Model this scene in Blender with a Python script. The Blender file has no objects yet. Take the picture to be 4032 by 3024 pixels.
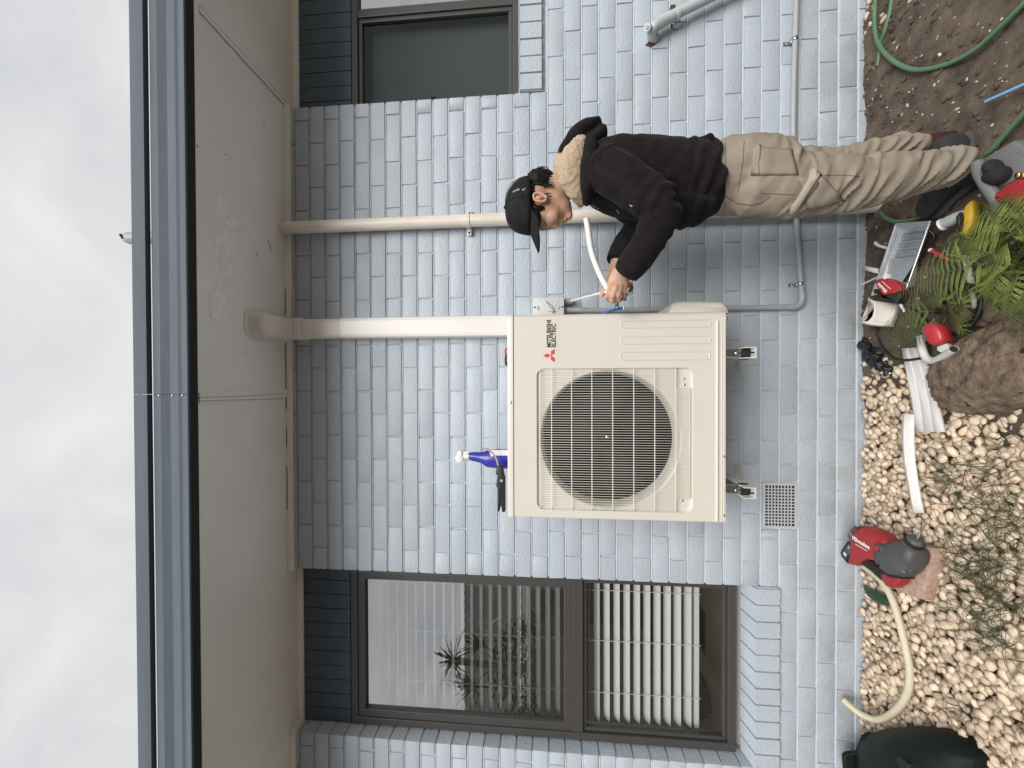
import bpy, bmesh, math, random
import numpy as np
from mathutils import Vector, Matrix, noise as mnoise
random.seed(7)
scene = bpy.context.scene
C = scene.collection
R_ = math.radians

# ---------------------------------------------------------------- camera (phone held sideways: world up points to image left)
F_PX = 1600.0
CAM = Vector((0.0, -2.06, 1.48))
PITCH, YAW, ROLL = R_(5.1), R_(0.56), R_(-0.14)
FW = Vector((-math.sin(YAW) * math.cos(PITCH), math.cos(YAW) * math.cos(PITCH), math.sin(PITCH)))
_r = Vector((math.cos(YAW), math.sin(YAW), 0)); _u = _r.cross(FW)
RT = _r * math.cos(ROLL) + _u * math.sin(ROLL)
UP = _u * math.cos(ROLL) - _r * math.sin(ROLL)
cd = bpy.data.cameras.new('camera'); cam = bpy.data.objects.new('camera', cd); C.objects.link(cam)
cd.sensor_fit = 'HORIZONTAL'; cd.sensor_width = 36.0; cd.lens = 36.0 * F_PX / 4032.0
cd.clip_start = 0.02; cd.clip_end = 500
m = Matrix.Identity(4)
for i in range(3):
    m[i][0] = -UP[i]; m[i][1] = RT[i]; m[i][2] = -FW[i]; m[i][3] = CAM[i]
cam.matrix_world = m
scene.camera = cam

# ---------------------------------------------------------------- sky, sun, exposure (overcast noon)
SUN_EL, SUN_AZ = R_(37), R_(168)           # sun is behind the camera, veiled by cloud
w = bpy.data.worlds.new('World'); scene.world = w; w.use_nodes = True
nt = w.node_tree; N = nt.nodes; L = nt.links; N.clear()
out = N.new('ShaderNodeOutputWorld'); bg = N.new('ShaderNodeBackground'); bg.inputs['Strength'].default_value = 0.1
sky = N.new('ShaderNodeTexSky'); sky.sky_type = 'NISHITA'; sky.sun_disc = False
sky.sun_elevation = SUN_EL; sky.sun_rotation = SUN_AZ
tc = N.new('ShaderNodeTexCoord'); sep = N.new('ShaderNodeSeparateXYZ'); L.new(tc.outputs['Generated'], sep.inputs[0])
mx = N.new('ShaderNodeMath'); mx.operation = 'MAXIMUM'; mx.inputs[1].default_value = 0.12; L.new(sep.outputs['Z'], mx.inputs[0])
dv = N.new('ShaderNodeVectorMath'); dv.operation = 'DIVIDE'; L.new(tc.outputs['Generated'], dv.inputs[0])
cb = N.new('ShaderNodeCombineXYZ'); cb.inputs[2].default_value = 1
L.new(mx.outputs[0], cb.inputs[0]); L.new(mx.outputs[0], cb.inputs[1]); L.new(cb.outputs[0], dv.inputs[1])
cn = N.new('ShaderNodeTexNoise'); cn.inputs['Scale'].default_value = 2.6; cn.inputs['Detail'].default_value = 6; cn.inputs['Roughness'].default_value = 0.52
cn.inputs['Distortion'].default_value = 0.5; L.new(dv.outputs[0], cn.inputs['Vector'])
cr = N.new('ShaderNodeValToRGB'); L.new(cn.outputs['Fac'], cr.inputs[0])
cr.color_ramp.elements[0].position = 0.30; cr.color_ramp.elements[0].color = (0.77, 0.78, 0.795, 1)
cr.color_ramp.elements[1].position = 0.68; cr.color_ramp.elements[1].color = (1.0, 0.995, 0.985, 1)
# cloud deck is brighter overhead than at the horizon (standard overcast sky)
gr = N.new('ShaderNodeMath'); gr.operation = 'MULTIPLY_ADD'; gr.inputs[1].default_value = 0.30; gr.inputs[2].default_value = 0.70
ab = N.new('ShaderNodeMath'); ab.operation = 'MAXIMUM'; ab.inputs[1].default_value = 0.0; L.new(sep.outputs['Z'], ab.inputs[0]); L.new(ab.outputs[0], gr.inputs[0])
SKY_LEVEL = 4.15
mu = N.new('ShaderNodeMath'); mu.operation = 'MULTIPLY'; mu.inputs[1].default_value = SKY_LEVEL; L.new(gr.outputs[0], mu.inputs[0])
vm = N.new('ShaderNodeVectorMath'); vm.operation = 'SCALE'; L.new(cr.outputs[0], vm.inputs[0]); L.new(mu.outputs[0], vm.inputs['Scale'])
mixs = N.new('ShaderNodeMix'); mixs.data_type = 'RGBA'; mixs.inputs[0].default_value = 0.94
L.new(sky.outputs[0], mixs.inputs[6]); L.new(vm.outputs[0], mixs.inputs[7]); L.new(mixs.outputs[2], bg.inputs[0]); L.new(bg.outputs[0], out.inputs[0])
sl = bpy.data.lights.new('sun', 'SUN'); sl.energy = 1.5; sl.angle = R_(38); sl.color = (1.0, 0.975, 0.94)
so = bpy.data.objects.new('sun', sl); C.objects.link(so)
so.rotation_euler = (math.pi / 2 - SUN_EL, 0, R_(12))      # light travels towards +Y and down
vs = scene.view_settings; vs.view_transform = 'Standard'; vs.look = 'None'; vs.exposure = 1.22; vs.gamma = 1.0; vs.use_curve_mapping = False
scene.cycles.use_denoising = True
scene.cycles.max_bounces = 8; scene.cycles.transparent_max_bounces = 12

# ---------------------------------------------------------------- helpers
def ray(x, y):
    return FW + RT * ((1512 - y) / F_PX) + UP * ((2016 - x) / F_PX)
def P(x, y, Y):                     # photo pixel -> point at depth Y (parallel to the wall)
    d = ray(x, y); return CAM + d * ((Y - CAM.y) / d.y)
def G(x, y, z=0.0):                 # photo pixel -> point at height z
    d = ray(x, y); return CAM + d * ((z - CAM.z) / d.z)
def PL(x, y, p0, n):                # photo pixel -> point on an inclined plane
    d = ray(x, y); return CAM + d * ((p0 - CAM).dot(n) / d.dot(n))

MATS = {}
def lin(r, g, b):
    f = lambda c: (c / 255 / 12.92) if c / 255 <= 0.04045 else ((c / 255 + 0.055) / 1.055) ** 2.4
    return (f(r), f(g), f(b))
def mat(name, col, rough=0.6, metal=0.0, var=0.10, vs=9.0, bump=0.0, bs=80.0, bd=0.002, spec=0.5, island=0.0, col2=None, sheen=0.0, sub=0.0, coat=0.0, speck=None, alpha=None, stretch=None):
    if name in MATS: return MATS[name]
    m = bpy.data.materials.new(name); m.use_nodes = True; MATS[name] = m
    nt = m.node_tree; N = nt.nodes; L = nt.links
    b = N['Principled BSDF']; b.inputs['Roughness'].default_value = rough; b.inputs['Metallic'].default_value = metal
    b.inputs['Specular IOR Level'].default_value = spec
    if sheen: b.inputs['Sheen Weight'].default_value = sheen
    if sub:
        b.inputs['Subsurface Weight'].default_value = sub; b.inputs['Subsurface Radius'].default_value = (0.012, 0.005, 0.003)
    if coat: b.inputs['Coat Weight'].default_value = coat
    geo = N.new('ShaderNodeNewGeometry'); pos = geo.outputs['Position']
    if stretch:
        mp = N.new('ShaderNodeVectorMath'); mp.operation = 'MULTIPLY'; mp.inputs[1].default_value = stretch; L.new(pos, mp.inputs[0]); pos = mp.outputs[0]
    nz = N.new('ShaderNodeTexNoise'); nz.inputs['Scale'].default_value = vs; nz.inputs['Detail'].default_value = 6; nz.inputs['Roughness'].default_value = 0.6; L.new(pos, nz.inputs['Vector'])
    rmp = N.new('ShaderNodeValToRGB'); L.new(nz.outputs['Fac'], rmp.inputs[0])
    rmp.color_ramp.elements[0].position = 0.3; rmp.color_ramp.elements[1].position = 0.7
    c0 = [max(0, c * (1 - var)) for c in col]; c1 = [min(1, c * (1 + var)) for c in (col2 or col)]
    rmp.color_ramp.elements[0].color = (*c0, 1); rmp.color_ramp.elements[1].color = (*c1, 1)
    o = rmp.outputs[0]
    if island:
        hs = N.new('ShaderNodeHueSaturation'); L.new(o, hs.inputs['Color'])
        mr = N.new('ShaderNodeMapRange'); L.new(geo.outputs['Random Per Island'], mr.inputs[0]); mr.inputs[3].default_value = 1 - island; mr.inputs[4].default_value = 1 + island
        L.new(mr.outputs[0], hs.inputs['Value']); o = hs.outputs[0]
    if speck:                         # (colour, scale, threshold): flecks and chips with their own shape
        sc, ss, th = speck
        n2 = N.new('ShaderNodeTexNoise'); n2.inputs['Scale'].default_value = ss; n2.inputs['Detail'].default_value = 3; L.new(pos, n2.inputs['Vector'])
        r2 = N.new('ShaderNodeValToRGB'); r2.color_ramp.elements[0].position = th; r2.color_ramp.elements[1].position = th + 0.03; L.new(n2.outputs['Fac'], r2.inputs[0])
        mm = N.new('ShaderNodeMix'); mm.data_type = 'RGBA'; L.new(r2.outputs[0], mm.inputs[0]); L.new(o, mm.inputs[6]); mm.inputs[7].default_value = (*sc, 1); o = mm.outputs[2]
    L.new(o, b.inputs['Base Color'])
    if bump:
        bn = N.new('ShaderNodeTexNoise'); bn.inputs['Scale'].default_value = bs; bn.inputs['Detail'].default_value = 6; bn.inputs['Roughness'].default_value = 0.65; L.new(pos, bn.inputs['Vector'])
        bp = N.new('ShaderNodeBump'); bp.inputs['Strength'].default_value = bump; bp.inputs['Distance'].default_value = bd; L.new(bn.outputs['Fac'], bp.inputs['Height']); L.new(bp.outputs[0], b.inputs['Normal'])
    if alpha is not None: b.inputs['Alpha'].default_value = alpha
    return m
def glass_mat(name, tint=(0.9, 0.93, 0.92), refl=1.0, ior=1.5):
    m = bpy.data.materials.new(name); m.use_nodes = True; MATS[name] = m
    nt = m.node_tree; N = nt.nodes; L = nt.links; N.clear()
    o = N.new('ShaderNodeOutputMaterial'); t = N.new('ShaderNodeBsdfTransparent'); g = N.new('ShaderNodeBsdfGlossy'); f = N.new('ShaderNodeFresnel'); x = N.new('ShaderNodeMixShader')
    t.inputs[0].default_value = (*tint, 1); g.inputs['Roughness'].default_value = 0.0; f.inputs[0].default_value = ior
    k = N.new('ShaderNodeMath'); k.operation = 'MULTIPLY'; k.inputs[1].default_value = refl; k.use_clamp = True
    gg = N.new('ShaderNodeNewGeometry'); iv = N.new('ShaderNodeMath'); iv.operation = 'SUBTRACT'; iv.inputs[0].default_value = 1.0; L.new(gg.outputs['Backfacing'], iv.inputs[1])
    k2 = N.new('ShaderNodeMath'); k2.operation = 'MULTIPLY'; L.new(f.outputs[0], k.inputs[0]); L.new(k.outputs[0], k2.inputs[0]); L.new(iv.outputs[0], k2.inputs[1]); L.new(k2.outputs[0], x.inputs[0]); L.new(t.outputs[0], x.inputs[1]); L.new(g.outputs[0], x.inputs[2]); L.new(x.outputs[0], o.inputs[0])
    return m

def wloc(o):
    v = Vector((0, 0, 0))
    while o is not None: v += o.location; o = o.parent
    return v
def frame(d, hint=Vector((0, 0, 1))):
    d = d.normalized()
    if abs(d.dot(hint)) > 0.97: hint = Vector((1, 0, 0))
    s = d.cross(hint).normalized(); return s, s.cross(d).normalized()
class MB:
    def __init__(s): s.v = []; s.f = []
    def add(s, vs, fs):
        n = len(s.v); s.v += [Vector(v) for v in vs]; s.f += [tuple(i + n for i in f) for f in fs]; return s
    def box(s, lo, hi, bev=0.0):
        bm = bmesh.new(); bmesh.ops.create_cube(bm, size=1)
        lo, hi = Vector(lo), Vector(hi)
        for v in bm.verts: v.co = Vector(((lo[i] + hi[i]) / 2 + v.co[i] * (hi[i] - lo[i]) for i in range(3)))
        if bev: bmesh.ops.bevel(bm, geom=bm.edges[:], offset=bev, segments=2, affect='EDGES', profile=0.6)
        return s.frombm(bm)
    def frombm(s, bm, mat4=None):
        bm.verts.index_update(); vs = [(mat4 @ v.co) if mat4 else v.co.copy() for v in bm.verts]; s.add(vs, [[v.index for v in f.verts] for f in bm.faces]); bm.free(); return s
    def obox(s, c, ax, ay, az, bev=0.0):       # oriented box: centre and half-axis vectors
        m = MB().box((-1, -1, -1), (1, 1, 1)) if not bev else MB().box((-ax.length, -ay.length, -az.length), (ax.length, ay.length, az.length), bev)
        if bev: X, Y, Z = ax.normalized(), ay.normalized(), az.normalized()
        else: X, Y, Z = ax, ay, az
        return s.add([c + X * v.x + Y * v.y + Z * v.z for v in m.v], m.f)
    def tube(s, pts, r, n=10, caps=True, rough=0.0, ribs=0.0, pitch=0.004):
        pts = [Vector(p) for p in pts]; k = len(pts)
        rr = r if isinstance(r, (list, tuple)) else [r] * k
        if ribs:                                # corrugated: resample and modulate the radius
            np_, nr = [], []
            for i in range(k - 1):
                L_ = (pts[i + 1] - pts[i]).length; q = max(1, int(L_ / (pitch / 2)))
                for j in range(q): np_.append(pts[i].lerp(pts[i + 1], j / q)); nr.append(rr[i] + (rr[i + 1] - rr[i]) * j / q)
            np_.append(pts[-1]); nr.append(rr[-1]); pts = np_; rr = [a * (1 + (ribs if i % 2 else -ribs)) for i, a in enumerate(nr)]; k = len(pts)
        hint = None; base = len(s.v); a_prev = None
        for i, p in enumerate(pts):
            d = (pts[min(i + 1, k - 1)] - pts[max(i - 1, 0)])
            if d.length < 1e-9: d = Vector((0, 0, 1))
            d.normalize()
            if a_prev is None: a, b = frame(d)
            else:
                a = (a_prev - d * a_prev.dot(d)); a.normalize(); b = a.cross(d)
            a_prev = a; b = d.cross(a)
            for j in range(n):
                t = 2 * math.pi * j / n; s.v.append(p + (a * math.cos(t) + b * math.sin(t)) * rr[i])
        for i in range(k - 1):
            for j in range(n):
                q = base + i * n; s.f.append((q + j, q + (j + 1) % n, q + n + (j + 1) % n, q + n + j))
        if caps:
            s.f.append(tuple(base + j for j in reversed(range(n)))); s.f.append(tuple(base + (k - 1) * n + j for j in range(n)))
        return s
    def loft(s, rings, n=20, cap=True):        # rings: (centre, axis a vector, axis b vector)
        base = len(s.v); k = len(rings)
        for c, a, b in rings:
            for j in range(n):
                t = 2 * math.pi * j / n; s.v.append(Vector(c) + a * math.cos(t) + b * math.sin(t))
        for i in range(k - 1):
            for j in range(n):
                q = base + i * n; s.f.append((q + j, q + (j + 1) % n, q + n + (j + 1) % n, q + n + j))
        if cap:
            s.f.append(tuple(base + j for j in reversed(range(n)))); s.f.append(tuple(base + (k - 1) * n + j for j in range(n)))
        return s
    def ell(s, c, a, b, d, n=14, m_=9):         # ellipsoid from three half axes
        base = len(s.v); c = Vector(c)
        s.v.append(c + d)
        for i in range(1, m_):
            ph = math.pi * i / m_
            for j in range(n):
                t = 2 * math.pi * j / n; s.v.append(c + (a * math.cos(t) + b * math.sin(t)) * math.sin(ph) + d * math.cos(ph))
        s.v.append(c - d); e = len(s.v) - 1
        for j in range(n): s.f.append((base, base + 1 + j, base + 1 + (j + 1) % n))
        for i in range(m_ - 2):
            for j in range(n):
                q = base + 1 + i * n; s.f.append((q + j, q + n + j, q + n + (j + 1) % n, q + (j + 1) % n))
        q = base + 1 + (m_ - 2) * n
        for j in range(n): s.f.append((q + j, e, q + (j + 1) % n))
        return s
    def prism(s, pts, ext):                    # polygon extruded by a vector
        n = len(pts); pts = [Vector(p) for p in pts]; ext = Vector(ext)
        return s.add(pts + [p + ext for p in pts], [tuple(range(n))[::-1], tuple(range(n, 2 * n))] + [(i, (i + 1) % n, n + (i + 1) % n, n + i) for i in range(n)])
    def pillow(s, pts, nrm, th, rd):            # traced outline with thickness and rounded rims
        pts = [Vector(p) for p in pts]; n = len(pts); nrm = Vector(nrm).normalized()
        def inset(d):
            o = []
            for i in range(n):
                a, b, c = pts[i - 1], pts[i], pts[(i + 1) % n]
                e1 = (b - a).normalized(); e2 = (c - b).normalized()
                n1 = nrm.cross(e1); n2 = nrm.cross(e2); q = n1 + n2
                if q.length < 1e-6: q = n1
                q.normalize(); o.append(b + q * d / max(0.5, q.dot(n1)))
            return o
        area = sum((pts[i] - pts[0]).cross(pts[(i + 1) % n] - pts[0]).dot(nrm) for i in range(n))
        sg = 1 if area > 0 else -1
        lay = [(rd, -th / 2), (rd * 0.3, -th / 2 + rd * 0.3), (0, -th / 2 + rd), (0, th / 2 - rd), (rd * 0.3, th / 2 - rd * 0.3), (rd, th / 2)]
        base = len(s.v)
        for d, h in lay: s.v += [p + nrm * h for p in inset(d * sg)]
        for i in range(len(lay) - 1):
            for j in range(n):
                q = base + i * n; s.f.append((q + j, q + (j + 1) % n, q + n + (j + 1) % n, q + n + j))
        s.f.append(tuple(base + j for j in reversed(range(n)))); s.f.append(tuple(base + (len(lay) - 1) * n + j for j in range(n)))
        return s
    def mesh(s, name, off=Vector((0, 0, 0))):
        me = bpy.data.meshes.new(name); me.from_pydata([tuple(v - off) for v in s.v], [], s.f); me.update()
        bm = bmesh.new(); bm.from_mesh(me); bmesh.ops.recalc_face_normals(bm, faces=bm.faces[:]); bm.to_mesh(me); bm.free(); return me
    def build(s, name, material, parent=None, smooth=None, local=False, kind=None):
        if parent is None:
            xs = np.array([tuple(v) for v in s.v]); off = Vector(((xs[:, 0].min() + xs[:, 0].max()) / 2, (xs[:, 1].min() + xs[:, 1].max()) / 2, xs[:, 2].min()))
        else: off = Vector((0, 0, 0)) if local else wloc(parent)
        me = s.mesh(name, off); o = bpy.data.objects.new(name, me); C.objects.link(o)
        if parent is None: o.location = off
        else: o.parent = parent
        me.materials.append(MATS[material] if isinstance(material, str) else material)
        if smooth is not None:
            me.shade_smooth() if smooth >= 180 else me.set_sharp_from_angle(angle=R_(smooth))
            if smooth < 180:
                for p in me.polygons: p.use_smooth = True
        if kind: o['kind'] = kind
        return o
def tag(o, label, cat, group=None, kind=None):
    o['label'] = label
    if cat: o['category'] = cat
    if group: o['group'] = group
    if kind: o['kind'] = kind
    return o
def thing(name, label, cat, loc=(0, 0, 0), group=None):
    o = bpy.data.objects.new(name, None); o.empty_display_size = 0.05; C.objects.link(o); o.location = loc
    return tag(o, label, cat, group)
def inst(name, me, loc, parent=None, rot=(0, 0, 0), scale=(1, 1, 1)):
    o = bpy.data.objects.new(name, me); C.objects.link(o); o.location = loc; o.rotation_euler = rot; o.scale = scale; o.parent = parent; return o
def text_mesh(txt, size, ext=0.0006, spacing=1.0, bold=0.0):
    cu = bpy.data.curves.new('t', 'FONT'); cu.body = txt; cu.size = size; cu.extrude = ext; cu.space_character = spacing; cu.offset = bold; cu.resolution_u = 3
    o = bpy.data.objects.new('t', cu); C.objects.link(o); bpy.context.view_layer.update()
    dg = bpy.context.evaluated_depsgraph_get(); me = bpy.data.meshes.new_from_object(o.evaluated_get(dg)); bpy.data.objects.remove(o); return me
def put_text(name, txt, size, origin, xdir, ydir, material, parent, width=None, ext=0.0006, bold=0.0, spacing=1.0):
    me = text_mesh(txt, size, ext, spacing, bold); X = Vector(xdir).normalized(); Y = Vector(ydir).normalized(); Z = X.cross(Y)
    xs = [v.co.x for v in me.vertices]; k = (width / (max(xs) - min(xs))) if width else 1.0; x0 = min(xs)
    off = wloc(parent)
    for v in me.vertices: v.co = Vector(origin) + X * ((v.co.x - x0) * k) + Y * v.co.y + Z * v.co.z - off
    o = bpy.data.objects.new(name, me); C.objects.link(o); o.parent = parent; me.materials.clear(); me.materials.append(MATS[material]); return o
def fn(v, s, o=0.0): return mnoise.noise(Vector((v[0] * s + o, v[1] * s + o * 1.7, v[2] * s - o)))
def spline(pts, n=8):                           # Catmull-Rom through points
    pts = [Vector(p) for p in pts]; o = []
    for i in range(len(pts) - 1):
        p0, p1, p2, p3 = pts[max(i - 1, 0)], pts[i], pts[i + 1], pts[min(i + 2, len(pts) - 1)]
        for j in range(n):
            t = j / n; o.append(0.5 * ((2 * p1) + (p2 - p0) * t + (2 * p0 - 5 * p1 + 4 * p2 - p3) * t * t + (3 * p1 - p0 - 3 * p2 + p3) * t ** 3))
    o.append(pts[-1]); return o

# ---------------------------------------------------------------- materials of the house
mat('wall_paint', (0.440, 0.492, 0.545), rough=0.42, var=0.05, vs=5, bump=0.7, bs=70, bd=0.0055, island=0.04, speck=((0.27, 0.30, 0.325), 95, 0.70))
def splash(m):                       # soil splashed up the foot of the wall, blotchy and uneven
    nt = m.node_tree; N = nt.nodes; L = nt.links; b = N['Principled BSDF']; src = b.inputs['Base Color'].links[0].from_socket
    g_ = N.new('ShaderNodeNewGeometry'); sp_ = N.new('ShaderNodeSeparateXYZ'); L.new(g_.outputs['Position'], sp_.inputs[0])
    mr = N.new('ShaderNodeMapRange'); L.new(sp_.outputs['Z'], mr.inputs[0]); mr.inputs[1].default_value = 0.0; mr.inputs[2].default_value = 0.42; mr.inputs[3].default_value = 0.75; mr.inputs[4].default_value = 0.0
    nz = N.new('ShaderNodeTexNoise'); nz.inputs['Scale'].default_value = 6; nz.inputs['Detail'].default_value = 8; nz.inputs['Roughness'].default_value = 0.7; L.new(g_.outputs['Position'], nz.inputs['Vector'])
    rp = N.new('ShaderNodeValToRGB'); rp.color_ramp.elements[0].position = 0.35; rp.color_ramp.elements[1].position = 0.75; L.new(nz.outputs['Fac'], rp.inputs[0])
    mu = N.new('ShaderNodeMath'); mu.operation = 'MULTIPLY'; L.new(mr.outputs[0], mu.inputs[0]); L.new(rp.outputs[0], mu.inputs[1])
    mm = N.new('ShaderNodeMix'); mm.data_type = 'RGBA'; L.new(mu.outputs[0], mm.inputs[0]); L.new(src, mm.inputs[6]); mm.inputs[7].default_value = (0.24, 0.225, 0.20, 1); L.new(mm.outputs[2], b.inputs['Base Color'])
splash(MATS['wall_paint'])
mat('mortar_paint', (0.45, 0.50, 0.55), rough=0.5, var=0.06, vs=30, bump=0.8, bs=140, bd=0.004)
mat('soffit_paint', (0.82, 0.80, 0.775), rough=0.75, var=0.05, vs=2.5, bump=0.15, bs=30, bd=0.002, speck=((0.22, 0.18, 0.15), 21, 0.76))
mat('bead_paint', (0.78, 0.745, 0.69), rough=0.6, var=0.08, vs=6, bump=0.2, bs=40)
mat('peel_paint', (0.86, 0.84, 0.81), rough=0.85, var=0.10, vs=35, bump=0.4, bs=90)
mat('crack', (0.05, 0.035, 0.025), rough=0.9)
mat('gutter_metal', (0.100, 0.121, 0.147), spec=0.25, rough=0.65, var=0.10, vs=4, bump=0.05, bs=20, stretch=(0.4, 6, 6), speck=((0.62, 0.64, 0.66), 40, 0.80))
mat('gutter_dark', (0.012, 0.014, 0.016), rough=0.8)
mat('board_paint', (0.065, 0.092, 0.125), rough=0.5, var=0.08, vs=8, bump=0.1, bs=60)
mat('bronze_frame', (0.055, 0.052, 0.049), rough=0.42, var=0.06, vs=12, spec=0.5)
mat('black_rubber', (0.012, 0.012, 0.012), rough=0.6)
mat('pvc_cream', (0.71, 0.64, 0.56), rough=0.45, var=0.12, vs=9, stretch=(3, 3, 0.6), bump=0.05, bs=60)
mat('duct_white', (0.74, 0.71, 0.68), rough=0.35, var=0.05, vs=5, stretch=(3, 3, 0.5))
mat('duct_old', (0.72, 0.675, 0.625), rough=0.45, var=0.08, vs=9)
mat('ac_paint', (0.655, 0.61, 0.545), rough=0.38, var=0.015, vs=4, bump=0.04, bs=700, bd=0.0006)
mat('grille_white', (0.80, 0.78, 0.68), rough=0.35, var=0.02)
mat('dark_void', (0.006, 0.006, 0.007), rough=0.7)
mat('fan_plastic', (0.010, 0.0105, 0.0115), spec=0.12, rough=0.6, var=0.05)
mat('steel', (0.55, 0.56, 0.57), rough=0.25, metal=1.0, var=0.1, vs=40)
mat('print_black', (0.03, 0.028, 0.026), rough=0.6)
mat('print_red', (0.62, 0.05, 0.055), rough=0.5)
mat('conduit_grey', (0.34, 0.35, 0.36), rough=0.45, var=0.06, vs=14)
mat('switch_grey', (0.55, 0.55, 0.55), rough=0.4, var=0.03)
mat('print_grey', (0.25, 0.25, 0.26), rough=0.6)
mat('waste_paint', (0.46, 0.50, 0.51), rough=0.4, var=0.08, vs=18, bump=0.25, bs=70)
mat('rust', (0.10, 0.032, 0.018), rough=0.9, var=0.5, vs=50, bump=0.6, bs=120)
mat('slat_white', (0.60, 0.595, 0.575), rough=0.45, var=0.02)
mat('blind_grey', (0.13, 0.142, 0.142), rough=0.8, var=0.03)
mat('carpet', (0.42, 0.36, 0.28), rough=0.95, var=0.25, vs=160, bump=0.6, bs=300)
mat('room_wall', (0.55, 0.53, 0.50), rough=0.8, var=0.03)
mat('maroon_cloth', (0.05, 0.018, 0.016), rough=0.9, var=0.3, vs=15)
glass_mat('window_glass', (0.93, 0.95, 0.945), 11.0, 1.52); glass_mat('low_reflect_glass', (0.97, 0.98, 0.975), 2.6, 1.52); glass_mat('screen_glass', (0.75, 0.78, 0.78), 0.8, 1.5)  # lower pane copy has its reflection turned down so the slats look brighter

H_SOF = 2.863
def zc(k): return 2.819 - 0.082585 * k - 6.26e-5 * k * k        # height of bed joint k
XL0, XL1, XR0, XR1 = -1.895, -1.005, 1.447, 2.55                # window openings
ZSL, ZSR = 0.372, 1.505                                         # top of brickwork below the two sills
# ---------------------------------------------------------------- brick wall
wall = MB()
g = 0.006
for lo, hi in (((-3.2, g, -0.2), (XL0 - g, 0.10, H_SOF)), ((XL0 - g, g, -0.2), (XL1 + g, 0.10, ZSL - 0.008)), ((XL1 + g, g, -0.2), (XR0 - g, 0.10, H_SOF)), ((XR0 - g, g, -0.2), (XR1 + g, 0.10, ZSR - 0.008)), ((XR1 + g, g, -0.2), (3.2, 0.10, H_SOF))):
    wall.box(lo, hi)
for k in range(0, 35):                                        # weather-struck bed joints: sloping mortar ledges
    z = zc(k)
    for a_, b_ in (((-3.2, XL0 - g), (XL1 + g, XR0 - g), (XR1 + g, 3.2)) if z > ZSR else (((-3.2, XL0 - g), (XL1 + g, 3.2)) if z > ZSL + 0.01 else ((-3.2, 3.2),))):
        n_ = int((b_ - a_) / 0.03) + 2; vs_ = []
        for i in range(n_):
            x = a_ + (b_ - a_) * i / (n_ - 1); j = 0.0012 * mnoise.noise(Vector((x * 21, z * 9, 0))); h = 0.0011 * mnoise.noise(Vector((x * 33, z * 7, 4)))
            vs_ += [(x, 0.0075, z + 0.0058), (x, 0.0008 + j, z - 0.0036 + h), (x, 0.0075, z - 0.006)]
        wall.add(vs_, [(3 * i + c_, 3 * i + 3 + c_, 3 * i + 4 + c_, 3 * i + 1 + c_) for i in range(n_ - 1) for c_ in (0, 1)])
wall = wall.build('brick_wall', 'mortar_paint')
tag(wall, 'pale blue grey painted brick house wall with recessed joints', 'wall')
BL = 0.2385
def brick_mesh(seed):
    rnd = random.Random(seed); bm = bmesh.new(); bmesh.ops.create_cube(bm, size=1)
    for v in bm.verts:
        v.co.x *= 1; v.co.y = 0.5 + v.co.y; v.co.x += rnd.uniform(-1, 1) * 0.006; v.co.z += rnd.uniform(-1, 1) * 0.012
        v.co = Vector((v.co.x * 0.229, v.co.y * 0.104, v.co.z * 0.0735))
    es = [e for e in bm.edges if sum(1 for v in e.verts if v.co.y < 0.05) == 2]
    bmesh.ops.bevel(bm, geom=es, offset=0.0032, segments=2, affect='EDGES', profile=0.5)
    for v in bm.verts:
        if v.co.y < 0.01: v.co.y += rnd.uniform(-1, 1) * 0.0007
    me = bpy.data.meshes.new('brick'); bm.to_mesh(me); bm.free(); me.materials.append(MATS['wall_paint'])
    me.set_sharp_from_angle(angle=R_(40))
    for p in me.polygons: p.use_smooth = True
    return me
BM = [brick_mesh(i) for i in range(14)]
specs = []                                                     # (centre, sx, sz)
X0 = -0.889
def runs(zt, zb):
    r = [(-3.2, 3.2)]
    for a, b, zs in ((XL0, XL1, ZSL), (XR0, XR1, ZSR)):
        if (zt + zb) / 2 > zs:
            nr = []
            for p, q in r:
                if a > p and b < q: nr += [(p, a), (b, q)]
                else: nr.append((p, q))
            r = nr
    return r
VX0, VX1, VZ0, VZ1 = P(3000, 1895, 0).x, 0, 0, 0
vent_lo = P(3142, 2086, 0); vent_hi = P(2998, 1896, 0)
for k in range(-1, 35):
    zt, zb = min(zc(k), H_SOF - 0.004), zc(k + 1)
    for xa, xb in runs(zt, zb):
        ztop = zt
        cx = (xa + xb) / 2
        ph = X0 if k % 2 else X0 + BL / 2
        xs = [xa] + [ph + BL * i + random.uniform(-1, 1) * 0.004 for i in range(-20, 30) if xa + 0.03 < ph + BL * i < xb - 0.03] + [xb]
        for a, b in zip(xs, xs[1:]):
            pcs = [(a, b)]
            if zb < vent_hi.z - 0.01 and zt > vent_lo.z + 0.01 and a < vent_hi.x and b > vent_lo.x:
                pcs = [p for p in ((a, vent_lo.x), (vent_hi.x, b)) if p[1] - p[0] > 0.02]
            for p, q in pcs:
                lim = None
                if XL0 < (p + q) / 2 < XL1 and zt > ZSL: lim = ZSL
                if XR0 < (p + q) / 2 < XR1 and zt > ZSR: lim = ZSR
                t = min(zt, lim) if lim else zt
                jw = random.uniform(0.0018, 0.006); e0 = 0.0 if p in (XL1, XR1) else jw; e1 = 0.0 if q in (XL0, XR0) else jw * random.uniform(0.6, 1.1)
                specs.append((Vector(((p + e0 + q - e1) / 2, random.uniform(-1, 1) * 0.0012, (t + zb) / 2)), (q - e1 - p - e0) / 0.2285, (t - zb - 0.0095) / 0.0735))
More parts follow.
